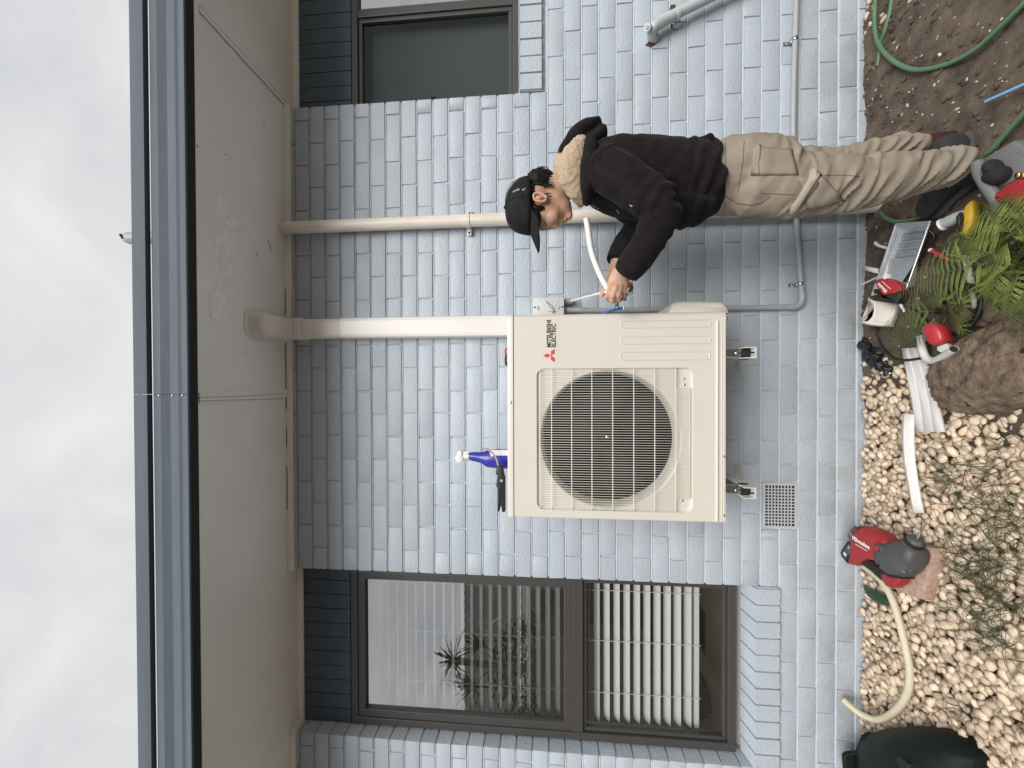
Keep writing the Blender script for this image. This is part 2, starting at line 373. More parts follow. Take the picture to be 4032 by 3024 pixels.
def hidden(c):
    d = c - CAM; dz = d.dot(FW); x = 2016 - d.dot(UP) / dz * F_PX; y = 1512 - d.dot(RT) / dz * F_PX
    if not (-60 < x < 4090 and -110 < y < 3134): return 1e9
    if 2040 < x < 2820 and 1260 < y < 1980: return 1e8
    if 2380 < x < 2800 and 600 < y < 820: return 1e7
    return d.length
order = sorted(range(len(specs)), key=lambda i: hidden(specs[i][0]))
rest = MB()
for n, i in enumerate(order):
    c, sx, sz = specs[i]; me = BM[random.randrange(14)]; fl = random.random() < 0.5
    if n < 300 and hidden(c) < 1e8: inst('brick', me, c - wall.location, wall, (0, 0, 0), (sx, 1, sz))
    else:
        rest.add([Vector((v.co.x * sx, v.co.y, v.co.z * sz)) + c for v in me.vertices], [tuple(p.vertices) for p in me.polygons])
o = rest.build('brick_courses', 'wall_paint', wall, smooth=40); o['kind'] = 'stuff'
# brick sills (bricks on edge, sloping out)
def sill(name, label, x0, x1, zt, zb, n, zback):
    s = thing(name, label, 'window sill', ((x0 + x1) / 2, 0.03, zb))
    st = (x1 - x0) / n
    for i in range(n):
        a = x0 + st * i + 0.004; b = a + st - 0.009; j = random.uniform(-0.002, 0.002)
        q = MB(); y0 = -0.016 + j
        pts = [(y0, zb), (y0, zt), (0.094, zback), (0.094, zb)]
        q.prism([(a, y, z) for y, z in pts], (b - a, 0, 0)).build('brick', 'wall_paint', s)
    MB().prism([(x0, y, z) for y, z in [(0.002, zb - 0.0125), (-0.007, zb + 0.003), (-0.007, zt - 0.008), (0.09, zback - 0.008), (0.09, zb - 0.0125)]], (x1 - x0, 0, 0)).build('mortar', 'mortar_paint', s)
sill('brick_sill', 'sloping painted brick sill under the window with white blinds', XL0, XL1, P(2975, 2600, -0.016).z, ZSL + 0.004, 11, P(2916, 2600, 0.094).z)
sill('brick_sill', 'painted brick sill under the dark blank window', XR0 + 0.003, XR1, P(2049, 200, -0.016).z, ZSR + 0.004, 13, P(2040, 200, 0.094).z)

# ---------------------------------------------------------------- windows
def bars(mb, x0, x1, z0, z1, w, ya, yb, bev=0.004):         # rectangular frame of four bars
    mb.box((x0, ya, z0), (x0 + w, yb, z1), bev); mb.box((x1 - w, ya, z0), (x1, yb, z1), bev)
    mb.box((x0 + w - 0.001, ya + 0.001, z0), (x1 - w + 0.001, yb, z0 + w), bev); mb.box((x0 + w - 0.001, ya + 0.001, z1 - w), (x1 - w + 0.001, yb, z1), bev); return mb
FY = 0.075
zt = P(1381, 2600, FY).z; zbm = P(2900, 2700, FY).z; zm = P(2275, 2600, FY).z
WX0, WX1 = XL0 + 0.004, XL1 - 0.004
wl = thing('window', 'bronze framed window with white venetian blind and sky reflection', 'window', ((WX0 + WX1) / 2, FY, zbm))
bars(MB(), WX0, WX1, zbm, zt, 0.04, FY, FY + 0.055).build('frame', 'bronze_frame', wl)
tr = MB().box((WX0 + 0.04, FY + 0.002, zm - 0.028), (WX1 - 0.04, FY + 0.05, zm + 0.028), 0.004).build('transom', 'bronze_frame', wl)
us = bars(MB(), WX0 + 0.04, WX1 - 0.04, zm + 0.0275, zt - 0.0405, 0.042, FY + 0.006, FY + 0.045).build('sash', 'bronze_frame', wl)
us2 = bars(MB(), WX0 + 0.041, WX1 - 0.041, zbm + 0.0405, zm - 0.0285, 0.018, FY + 0.016, FY + 0.045).build('bead', 'bronze_frame', wl)
MB().box((WX0 + 0.078, FY + 0.026, zm + 0.064), (WX1 - 0.078, FY + 0.030, zt - 0.078)).build('pane', 'window_glass', wl)
MB().box((WX0 + 0.056, FY + 0.030, zbm + 0.056), (WX1 - 0.056, FY + 0.034, zm - 0.044)).build('pane', 'low_reflect_glass', wl)
hn = P(2225, 2580, FY + 0.02); MB().tube([hn + Vector((0, 0.006, 0.012)), hn, hn + Vector((0.004, 0.002, -0.016))], 0.006, 8).build('latch', 'black_rubber', wl, 60)
# dark blue boards above the left window
def boards(name, label, x0, x1, z0, z1, step):
    t = thing(name, label, 'panel', ((x0 + x1) / 2, 0.08, z0))
    x = x0
    while x < x1 - 0.01:
        e = min(x + step, x1)
        MB().box((x + 0.0015, 0.078 + random.uniform(0, 0.002), z0), (e - 0.0015, 0.098, z1), 0.002).build('board', 'board_paint', t); x = e
    MB().box((x0, 0.088, z0 + 0.002), (x1, 0.099, z1 - 0.002)).build('backing', 'gutter_dark', t)
boards('board_panel', 'dark blue vertical boards above the window with white blinds', XL0 + 0.002, XL1 - 0.002, zt + 0.004, H_SOF - 0.002, 0.079)
zr_t = P(1383, 200, FY).z; zr_b = P(2045, 200, FY).z
boards('board_panel', 'dark blue vertical boards above the dark blank window', XR0 + 0.002, XR1 - 0.002, zr_t + 0.004, H_SOF - 0.002, 0.079)
# venetian blind
BY = 0.185
vb = thing('venetian_blind', 'white venetian blind hanging inside the left window', 'blind', ((WX0 + WX1) / 2, BY, P(2740, 2600, BY).z))
bx0, bx1 = P(2500, 2838, BY).x, WX1 + 0.05
zb_r = P(2738, 2600, BY).z; pitch = 0.0535
sm = MB()
for j in range(6):
    pass
prof = [(-0.025, -0.0105), (-0.012, -0.0045), (0.0, -0.0015), (0.012, 0.0045 - 0.004), (0.025, 0.0035)]
vs_ = []
for y, z in prof: vs_ += [(bx0, y, z), (bx1, y, z)]
for y, z in prof: vs_ += [(bx0, y, z - 0.0022), (bx1, y, z - 0.0022)]
q = len(prof); fs = []
for i in range(q - 1):
    fs += [(2 * i, 2 * i + 1, 2 * i + 3, 2 * i + 2), (2 * q + 2 * i, 2 * q + 2 * i + 2, 2 * q + 2 * i + 3, 2 * q + 2 * i + 1)]
fs += [(0, 2 * q, 2 * q + 1, 1), (2 * q - 2, 2 * q - 1, 4 * q - 1, 4 * q - 2)]
fs += [tuple(list(range(0, 2 * q, 2)) + list(range(4 * q - 2, 2 * q - 1, -2))), tuple(list(range(1, 2 * q, 2)) + list(range(4 * q - 1, 2 * q, -2)))]
slm = MB().add(vs_, fs).mesh('slat', Vector(((WX0 + WX1) / 2, 0, 0))); slm.materials.append(MATS['slat_white']); 
for i in range(36):
    z = zb_r + 0.045 + pitch * i
    if z > zt: break
    inst('slat', slm, (0, 0, z - vb.location.z), vb, (R_(13), 0, 0))
MB().box((bx0, BY - 0.024, zb_r - 0.012), (bx1, BY + 0.024, zb_r + 0.010), 0.003).build('bottom_rail', 'slat_white', vb)
for y in (2330, 2530, 2735):
    c = P(2500, y, BY - 0.028)
    MB().tube([Vector((c.x, BY - 0.027, zb_r - 0.02)), Vector((c.x, BY - 0.027, zt))], 0.0016, 5).build('cord', 'slat_white', vb)
# room behind the left window; unseen right-wall opening added to brighten it
rm = MB(); rf = 0.28
rm.box((-3.1, 0.12, rf - 0.05), (0.3, 3.2, rf)).build('room_floor', 'carpet')['kind'] = 'structure'
rw = MB()
rw.box((-3.15, 0.12, rf), (-3.1, 3.2, 2.7)); rw.box((0.3, 0.12, rf), (0.35, 3.2, 0.75)); rw.box((0.3, 0.12, 2.4), (0.35, 3.2, 2.7)); rw.box((-3.1, 0.12, 2.7), (0.3, 3.2, 2.75))
rw.box((-3.1, 3.15, rf), (0.3, 3.2, 2.7))
rw.box((XL0 - 0.35, 0.101, rf), (XL0 - 0.001, 0.16, 2.7)); rw.box((XL1 + 0.001, 0.101, rf), (XL1 + 0.3, 0.16, 2.7)); rw.box((XL0 - 0.001, 0.131, rf), (XL1 + 0.001, 0.16, zbm - 0.004))
o = rw.build('room_wall', 'room_wall'); o['kind'] = 'structure'
# floor register and dropped cloth inside
fr = G(2765, 2480, rf + 0.004)
reg = thing('floor_vent', 'slotted metal floor vent on the carpet inside the room', 'vent', fr)
MB().box(fr + Vector((-0.16, -0.05, -0.004)), fr + Vector((0.16, 0.05, 0.003)), 0.002).build('plate', 'bronze_frame', reg)
for i in range(9): MB().box(fr + Vector((-0.14 + 0.032 * i, -0.035, 0.003)), fr + Vector((-0.122 + 0.032 * i, 0.035, 0.005))).build('slot', 'dark_void', reg)
cl = MB(); cpos = G(2790, 2760, rf)
for i in range(7):
    a = i * 0.9; cl.ell(cpos + Vector((0.05 * math.cos(a) * i * 0.35, 0.05 * math.sin(a) + 0.02 * i, 0.05 + 0.012 * (i % 3))), Vector((0.11, 0.02, 0)), Vector((0, 0.07, 0.02)), Vector((0, 0, 0.05)), 10, 6)
tag(cl.build('folded_cloth', 'maroon_cloth', None, 180), 'dark maroon bundled cloth on the carpet behind the blind', 'cloth')
# right window
wr = thing('window', 'dark bronze framed window with blank grey roller blind', 'window', ((XR0 + XR1) / 2, FY, zr_b))
bars(MB(), XR0 + 0.004, XR1 - 0.004, zr_b, zr_t, 0.035, FY, FY + 0.055).build('frame', 'bronze_frame', wr)
xm = P(1700, 26, FY).x
MB().box((xm - 0.022, FY + 0.002, zr_b + 0.035), (xm + 0.022, FY + 0.05, zr_t - 0.035), 0.004).build('mullion', 'bronze_frame', wr)
bars(MB(), XR0 + 0.039, xm - 0.0225, zr_b + 0.0355, zr_t - 0.0355, 0.022, FY + 0.012, FY + 0.045).build('sash', 'bronze_frame', wr)
MB().box((XR0 + 0.055, FY + 0.026, zr_b + 0.05), (xm - 0.04, FY + 0.03, zr_t - 0.05)).build('pane', 'screen_glass', wr)
MB().box((xm + 0.023, FY + 0.026, zr_b + 0.034), (XR1 - 0.036, FY + 0.03, zr_t - 0.034)).build('pane', 'window_glass', wr)
lt = P(1705, 384, FY + 0.01); MB().box(lt + Vector((-0.004, -0.008, -0.012)), lt + Vector((0.006, 0.004, 0.012)), 0.002).build('latch', 'black_rubber', wr)
rb = MB().box((XR0 + 0.01, FY + 0.085, zr_b + 0.01), (XR1 - 0.01, FY + 0.088, zr_t - 0.01)).build('roller_blind', 'blind_grey')
tag(rb, 'plain dark grey roller blind drawn behind the right window', 'blind')
MB().box((XR0 - 0.2, FY + 0.2, 0.5), (3.0, FY + 0.25, 2.8)).build('room_wall', 'room_wall')['kind'] = 'structure'

# ---------------------------------------------------------------- eave: soffit, beads, gutter, roof
SE = -0.566
sof = thing('soffit', 'beige painted eave soffit sheet with peeling patches', 'soffit', (0, -0.25, H_SOF))
xj = G(855, 1563, H_SOF).x
for a, b in ((-3.2, xj - 0.003), (xj + 0.003, 3.2)):
    MB().box((a, SE, H_SOF), (b, 0.0985, H_SOF + 0.008)).build('sheet', 'soffit_paint', sof)
MB().box((xj - 0.022, SE + 0.003, H_SOF - 0.004), (xj + 0.022, -0.004, H_SOF - 0.0002), 0.001).build('cover_strip', 'soffit_paint', sof)
d0, d1 = G(785, 35, H_SOF - 0.002), G(1132, 418, H_SOF - 0.002)
dd = (d1 - d0).normalized(); sd = Vector((-dd.y, dd.x, 0))
MB().obox((d0 + d1) / 2, (d1 - d0) / 2, sd * 0.012, Vector((0, 0, 0.0018))).build('cover_strip', 'soffit_paint', sof)
for sgn in (-1, 1):
    pts = spline([d0.lerp(d1, t) + sd * (sgn * 0.0125 + random.uniform(-0.0015, 0.0015)) - Vector((0, 0, 0.001)) for t in [i / 12 for i in range(13)]], 3)
    MB().tube(pts, 0.0012, 5).build('crack', 'crack', sof)
def crack(pl, r=0.0014, z=H_SOF):
    MB().tube(spline([G(x, y, z - 0.0006) for x, y in pl], 4), r, 5).build('crack', 'crack', sof)
crack([(1056, 948), (1062, 965), (1064, 980), (1067, 994)]); crack([(1012, 990), (1010, 1002), (1008, 1014)], 0.0008); crack([(1062, 1322), (1056, 1330), (1051, 1337)], 0.0008)
crack([(782, 1565), (900, 1562), (1000, 1558), (1115, 1550)], 0.0007, H_SOF - 0.004); crack([(782, 1579), (900, 1576), (1000, 1573), (1115, 1569)], 0.0007, H_SOF - 0.004)
def patch(cx, cy, rx, ry, seed, pts=None):
    rnd = random.Random(seed); n = 44; o = []
    for i in range(n):
        t = 2 * math.pi * i / n; k = 1 + 0.45 * mnoise.noise(Vector((math.cos(t) * 1.7 + seed, math.sin(t) * 1.7, seed * 2.2))) + 0.22 * mnoise.noise(Vector((math.cos(t) * 5 + seed, math.sin(t) * 5, seed))) + rnd.uniform(-0.05, 0.05)
        o.append(G(cx + rx * k * math.cos(t), cy + ry * k * math.sin(t), H_SOF - 0.0006 - 0.00012 * seed))
    MB().prism(o, (0, 0, 0.0005)).build('peeled_patch', 'peel_paint', sof)
for a in ((872, 815, 24, 42, 1), (912, 872, 20, 26, 2), (888, 965, 44, 52, 3), (874, 1035, 9, 26, 4), (903, 1070, 15, 21, 5), (872, 1160, 44, 46, 6), (858, 1215, 26, 55, 7), (926, 1255, 12, 14, 8)): patch(*a)
def bead(x0, x1, y, nm='bead'):
    q = MB(); pr = [(y, H_SOF - 0.026), (y - 0.010, H_SOF - 0.024), (y - 0.021, H_SOF - 0.012), (y - 0.024, H_SOF - 0.001), (y, H_SOF - 0.001)]
    q.prism([(x0, a, b) for a, b in pr], (x1 - x0, 0, 0)).build(nm, 'bead_paint', sof)
bead(-3.2, XL0 + 0.006, -0.002); bead(XL1 - 0.012, XR0 + 0.012, -0.002); bead(XR1 - 0.01, 3.2, -0.002)
bead(XL0, XL1, 0.076); bead(XR0, XR1, 0.076)
q = MB(); q.prism([(XL0, 0.076, H_SOF - 0.026), (XL0 + 0.010, 0.076, H_SOF - 0.024), (XL0 + 0.021, 0.076, H_SOF - 0.012), (XL0 + 0.024, 0.076, H_SOF - 0.001), (XL0, 0.076, H_SOF - 0.001)], (0, -0.10, 0)).build('bead', 'bead_paint', sof)
crk = [(x, -0.0265 + random.uniform(-0.001, 0.001), H_SOF - 0.0025) for x in np.linspace(-0.75, 0.55, 40)]
for a, b in ((2, 10), (12, 16), (18, 30), (33, 38)):
    MB().tube([Vector(c) for c in crk[a:b]], 0.0016, 5).build('crack', 'crack', sof)
# fascia gutter: pressed profile run along the eave
GY = -0.617
gz = lambda v: P(v, 1512, GY).z
gut = thing('gutter', 'blue grey pressed metal eave gutter with long ridges', 'gutter', (0, GY, gz(742)))
prof = [(SE + 0.012, gz(742) + 0.03), (GY + 0.004, gz(742) + 0.004), (GY - 0.004, gz(742)), (GY - 0.005, gz(733)), (GY - 0.002, gz(730)), (GY - 0.002, gz(712)), (GY - 0.004, gz(709)), (GY - 0.004, gz(701)), (GY - 0.002, gz(697)),
        (GY - 0.002, gz(676)), (GY - 0.0002, gz(673)), (GY - 0.0002, gz(669)), (GY - 0.002, gz(666)), (GY - 0.002, gz(640)), (GY - 0.004, gz(637)), (GY - 0.004, gz(631)), (GY + 0.002, gz(625)), (GY + 0.004, gz(600)), (GY + 0.010, gz(595))]
xjg = P(700, 1553, GY).x
for a, b in ((-3.2, xjg - 0.0007), (xjg + 0.0007, 3.2)):
    q = MB(); n = len(prof)
    q.add([(a, y, z) for y, z in prof] + [(b, y, z) for y, z in prof], [(i, i + 1, n + i + 1, n + i) for i in range(n - 1)])
    q.build('front_face', 'gutter_metal', gut, smooth=50)
    lp = [(GY + 0.010, gz(590)), (GY - 0.010, gz(588)), (GY - 0.012, gz(560)), (GY - 0.010, gz(536)), (GY + 0.0, gz(532)), (GY + 0.02, gz(540))]
    n = len(lp); MB().add([(a, y, z) for y, z in lp] + [(b, y, z) for y, z in lp], [(i, i + 1, n + i + 1, n + i) for i in range(n - 1)]).build('lip', 'gutter_metal', gut, smooth=50)
MB().box((-3.2, GY + 0.012, gz(742) + 0.035), (3.2, SE + 0.10, gz(536) - 0.06)).build('trough', 'gutter_dark', gut)
MB().box((-3.2, GY + 0.010, H_SOF + 0.0005), (3.2, SE - 0.001, H_SOF + 0.02)).build('fascia_board', 'gutter_dark', gut)
for v in (625, 678, 718): 
    c = P(v, 1557, GY - 0.003); MB().ell(c, Vector((0.004, 0, 0)), Vector((0, 0.002, 0)), Vector((0, 0, 0.004)), 8, 5).build('rivet', 'steel', gut, 180)
# roof and vent pipe behind the gutter
q = MB(); q.add([(-3.2, SE + 0.10, 2.98), (3.2, SE + 0.10, 2.98), (3.2, 4.5, 4.7), (-3.2, 4.5, 4.7)], [(0, 1, 2, 3)])
q.add([(-3.2, SE + 0.10, 2.93), (3.2, SE + 0.10, 2.93), (3.2, 4.5, 4.65), (-3.2, 4.5, 4.65)], [(3, 2, 1, 0)])
tag(q.build('roof', 'gutter_metal'), 'blue grey metal roof slope above the eave', 'roof')
VYp = 0.35
c0 = P(530, 938, VYp); c1 = P(508, 938, VYp); vp = thing('roof_vent_pipe', 'small grey capped vent pipe poking above the gutter', 'pipe', (c0.x, VYp, 3.3))
MB().tube([Vector((c0.x, VYp, 3.25)), c1], 0.038, 14).build('pipe', 'conduit_grey', vp, 40)
q = MB(); X, Y = Vector((1, 0, 0)), Vector((0, 1, 0))
q.loft([(c1 + Vector((0, 0, dz)), X * r, Y * r) for dz, r in ((-0.04, 0.034), (0.0, 0.036), (0.012, 0.033), (0.03, 0.024), (0.045, 0.012), (0.048, 0.002))], 16).build('cowl', 'conduit_grey', vp, 60)
MB().tube([c1 + Vector((-0.01, -0.036, 0.004)), c1 + Vector((0.012, -0.036, 0.02))], 0.008, 8).build('slot', 'dark_void', vp)

# ---------------------------------------------------------------- downpipe
def tubeP(pts, Y): return [P(x, y, Y) for x, y in pts]
dpY = -0.05
dp = thing('downpipe', 'round cream downpipe running down the brick wall', 'pipe', P(3530, 805, dpY))
top = P(1048, 905, dpY); top.z = H_SOF + 0.01
bt = P(3500, 805, dpY); bt.z = 0.0
xm_ = (P(1300, 897, dpY).x, P(1840, 882, dpY).x, P(3000, 842, dpY).x)
MB().tube([Vector((0.795, dpY - 0.0, H_SOF + 0.01)), Vector((0.797, dpY, 2.0)), Vector((0.797, dpY, 1.0)), Vector((0.795, dpY - 0.005, 0.14))], [0.031, 0.031, 0.0315, 0.032], 20).build('pipe', 'pvc_cream', dp, 50)
MB().tube(spline([Vector((0.795, dpY - 0.005, 0.15)), Vector((0.795, dpY - 0.008, 0.06)), Vector((0.79, dpY - 0.03, -0.02)), Vector((0.785, dpY - 0.06, -0.05))], 5), 0.036, 20).build('shoe', 'pvc_cream', dp, 50)
q = MB(); c = Vector((0.797, dpY, P(1843, 880, dpY).z))
q.loft([(c + Vector((0, 0, dz)), X * 0.0345, Y * 0.0345) for dz in (-0.011, 0.011)], 20); q.box(c + Vector((-0.062, 0.03, -0.011)), c + Vector((0.062, 0.0335 + 0.012, 0.011)), 0.002)
q.build('bracket', 'pvc_cream', dp, 40)
for s_ in (-1, 1):
    MB().ell(c + Vector((0.050 * s_, 0.029, 0)), Vector((0.006, 0, 0)), Vector((0, 0.004, 0)), Vector((0, 0, 0.006)), 8, 5).build('screw', 'rust', dp)

# ---------------------------------------------------------------- refrigerant duct cover
dc = thing('pipe_duct', 'white plastic pipe duct rising from the unit to the eave', 'duct', P(2000, 1287, -0.04))
dx0, dx1 = -0.0 + P(1700, 1327, -0.075).x, P(1700, 1243, -0.075).x
def duct(z0, z1, ex, yb, nm, mt):
    pr = [(dx0 - ex, -0.001), (dx0 - ex, yb + 0.012), (dx0 - ex + 0.006, yb + 0.003), (dx0 + 0.016, yb), (dx0 + 0.017, yb + 0.0015), (dx0 + 0.020, yb + 0.0015), (dx0 + 0.021, yb), (dx1 - 0.021, yb), (dx1 - 0.020, yb + 0.0015), (dx1 - 0.017, yb + 0.0015), (dx1 - 0.016, yb), (dx1 + ex - 0.006, yb + 0.003), (dx1 + ex, yb + 0.012), (dx1 + ex, -0.001)]
    MB().prism([(x, y, z0) for x, y in pr], (0, 0, z1 - z0)).build(nm, mt, dc, 35)
zj = P(1338, 1287, -0.075).z
duct(1.55, zj, 0, -0.070, 'cover', 'duct_white'); duct(zj - 0.02, H_SOF - 0.112, -0.003, -0.0665, 'cover', 'duct_old')
cxm = (dx0 + dx1) / 2
def rrect(w_, y0, y1, r, n=5):
    o = []
    for cx_, cy_, a0 in ((w_ - r, y1 - r, 0), (-w_ + r, y1 - r, 90), (-w_ + r, y0 + r, 180), (w_ - r, y0 + r, 270)):
        for i in range(n + 1):
            t = R_(a0 + 90 * i / n); o.append((cx_ + r * math.cos(t), cy_ + r * math.sin(t)))
    return o
def rings(levels, nm, mt):
    q = MB(); n = len(rrect(0.05, -0.1, 0, 0.01))
    for w_, y0, y1, r, z in levels: q.v += [Vector((cxm + x, y, z)) for x, y in rrect(w_, y0, y1, r)]
    q.f = [(i * n + j, i * n + (j + 1) % n, (i + 1) * n + (j + 1) % n, (i + 1) * n + j) for i in range(len(levels) - 1) for j in range(n)] + [tuple(range(n))[::-1], tuple((len(levels) - 1) * n + j for j in range(n))]
    return q.build(nm, mt, dc, 50)
zb = H_SOF - 0.062
rings([(0.054, -0.080, -0.001, 0.012, zb - 0.055), (0.056, -0.083, -0.001, 0.014, zb - 0.054), (0.056, -0.085, -0.001, 0.016, zb - 0.018), (0.053, -0.083, -0.001, 0.016, zb - 0.016), (0.053, -0.10, -0.001, 0.02, zb + 0.006)], 'elbow_neck', 'duct_old')
rings([(0.044, -0.262, -0.004, 0.030, zb), (0.051, -0.274, -0.003, 0.036, zb + 0.003), (0.055, -0.284, -0.002, 0.040, zb + 0.010), (0.057, -0.290, -0.0015, 0.042, zb + 0.022), (0.060, -0.300, -0.001, 0.044, H_SOF - 0.012), (0.063, -0.306, -0.001, 0.045, H_SOF - 0.007), (0.072, -0.318, -0.001, 0.046, H_SOF - 0.005), (0.074, -0.320, -0.001, 0.046, H_SOF - 0.0008)], 'elbow_hood', 'duct_old')

# ---------------------------------------------------------------- outdoor air conditioner unit
AY = -0.437; AYB = -0.105
AX0, AX1 = -0.553, 0.262
AZ0, AZ1 = P(2862, 1500, AY).z, P(1998, 1500, AY).z
ac = thing('air_conditioner', 'cream outdoor air conditioner unit with round fan grille', 'air conditioner', ((AX0 + AX1) / 2, (AY + AYB) / 2, AZ0))
def af(x, y, off=0.0): return P(x, y, AY + off)
# front recess and fan opening
RX0, RX1 = P(2420, 2014, AY).x, P(2420, 1449, AY).x
RZ0, RZ1 = P(2729, 1700, AY).z, P(2113, 1700, AY).z
fc = P(2402, 1727, AY); FR = 0.264; fc.x = (RX0 + RX1) / 2
def rr_pts(x0, x1, z0, z1, r, n):
    o = []
    for cx_, cz_, a0 in ((x1 - r, z1 - r, 0), (x0 + r, z1 - r, 90), (x0 + r, z0 + r, 180), (x1 - r, z0 + r, 270)):
        for i in range(n + 1):
            t = R_(a0 + 90 * i / n); o.append((cx_ + r * math.cos(t), cz_ + r * math.sin(t)))
    return o
NS = 12
def rr_pts(x0, x1, z0, z1, r, n, m_=12):
    o = []; cs = [(x1 - r, z1 - r, 0), (x0 + r, z1 - r, 90), (x0 + r, z0 + r, 180), (x1 - r, z0 + r, 270)]
    for c_, (cx_, cz_, a0) in enumerate(cs):
        arc = [(cx_ + r * math.cos(R_(a0 + 90 * i / n)), cz_ + r * math.sin(R_(a0 + 90 * i / n))) for i in range(n + 1)]
        o += arc
        nx_, nz_, na = cs[(c_ + 1) % 4]; p = arc[-1]; q_ = (nx_ + r * math.cos(R_(na)), nz_ + r * math.sin(R_(na)))
        o += [(p[0] + (q_[0] - p[0]) * i / m_, p[1] + (q_[1] - p[1]) * i / m_) for i in range(1, m_)]
    return o
outer = rr_pts(AX0 + 0.008, AX1 - 0.022, AZ0 + 0.004, AZ1 - 0.026, 0.004, NS)
rec = rr_pts(RX0, RX1, RZ0, RZ1, 0.03, NS); rec2 = rr_pts(RX0 + 0.006, RX1 - 0.006, RZ0 + 0.006, RZ1 - 0.006, 0.026, NS)
n = len(rec)
def circ(r, like): 
    o = []
    for x, z in like:
        d = Vector((x - fc.x, z - fc.z)); d.normalize(); o.append((fc.x + d.x * r, fc.z + d.y * r))
    return o
q = MB()
lay = [[(x, AY, z) for x, z in outer], [(x, AY, z) for x, z in rec], [(x, AY + 0.012, z) for x, z in rec2]]
for r, y in ((FR + 0.013, 0.0125), (FR + 0.009, 0.015), (FR + 0.006, 0.023), (FR + 0.002, 0.036), (FR, 0.05), (FR - 0.002, 0.085)): lay.append([(x, AY + y, z) for x, z in circ(r, rec2)])
for i, l in enumerate(lay):
    q.v += [Vector(v) for v in l]
for i in range(len(lay) - 1):
    for j in range(n): q.f.append((i * n + j, i * n + (j + 1) % n, (i + 1) * n + (j + 1) % n, (i + 1) * n + j))
q.build('front_panel', 'ac_paint', ac, 30)
q = MB()   # casing: rounded front corners, sides, bottom and back
pr = [(AX0 + 0.008, AY)]; pr = []
for a in range(0, 91, 15): pr.append((AX0 + 0.008 - 0.008 * math.sin(R_(a)), AY + 0.008 - 0.008 * math.cos(R_(a))))
pr += [(AX0, AYB), (AX1, AYB)]
for a in range(90, -1, -15): pr.append((AX1 - 0.022 + 0.022 * math.sin(R_(a)), AY + 0.022 - 0.022 * math.cos(R_(a))))
za, zb_ = AZ0 + 0.004, AZ1 - 0.026
k = len(pr); q.add([(x, y, za) for x, y in pr] + [(x, y, zb_) for x, y in pr], [(i, i + 1, k + i + 1, k + i) for i in range(k - 1)])
q.add([(AX0 + 0.01, AY + 0.01, za), (AX1 - 0.02, AY + 0.01, za), (AX1, AYB, za), (AX0, AYB, za)], [(0, 1, 2, 3)])
q.build('casing', 'ac_paint', ac, 40)
q = MB(); pr2 = [(x + (0.002 if x > 0 else -0.002), y - (0.002 if y < -0.3 else -0.002)) for x, y in pr]
k = len(pr2)
ins = [(x * 0.985 + 0.015 * (AX0 + AX1) / 2, y * 0.985 + 0.015 * (AY + AYB) / 2) for x, y in pr2]
q.add([(x, y, zb_ + 0.003) for x, y in pr2] + [(x, y, AZ1 - 0.007) for x, y in pr2] + [(x, y, AZ1) for x, y in ins], [(i, (i + 1) % k, k + (i + 1) % k, k + i) for i in range(k)] + [(k + i, k + (i + 1) % k, 2 * k + (i + 1) % k, 2 * k + i) for i in range(k)] + [tuple(range(2 * k, 3 * k))])
q.build('top_panel', 'ac_paint', ac, 50)
# embossed ribs
def rib(x0, y0, x1, y1, r=0.0022):
    a, b = af(x0, y1), af(x1, y0)         # top-left, bottom-right in the upright view
    pts = [Vector((x, AY, z)) for x, z in rr_pts(min(a.x, b.x), max(a.x, b.x), min(a.z, b.z), max(a.z, b.z), 0.010, 4)]
    MB().tube(pts + pts[:1], r, 6, caps=False).build('embossed_rib', 'ac_paint', ac, 180)
rib(2446, 1259, 2798, 1292); rib(2446, 1322, 2797, 1355); rib(2444, 1384, 2795, 1418)
a, b = af(2818, 2052), af(2830, 1262)
MB().tube([Vector((a.x, AY, (a.z + b.z) / 2)), Vector((b.x, AY, (a.z + b.z) / 2))], 0.0055, 8).build('embossed_rib', 'ac_paint', ac, 60)
for xx in (2843, 2852):
    MB().tube([Vector((AX0 + 0.02, AY, P(xx, 1600, AY).z)), Vector((AX1 - 0.03, AY, P(xx, 1600, AY).z))], 0.0018, 6).build('embossed_rib', 'ac_paint', ac, 60)
def screw(p, r=0.005, parent=ac, nrm=(0, -1, 0)):
    MB().ell(p, Vector((r, 0, 0)), Vector((0, 0.003, 0)), Vector((0, 0, r)), 10, 6).build('screw', 'steel', parent, 180)
for x, y in ((2860, 1254), (2850, 1797), (2850, 2030)): screw(af(x, y, -0.001))
screw(P(2011, 1585, AY - 0.003))
for x, y in ((2693, 1491), (2694, 1515), (2686, 1971)): screw(af(x, y, 0.010), 0.005)
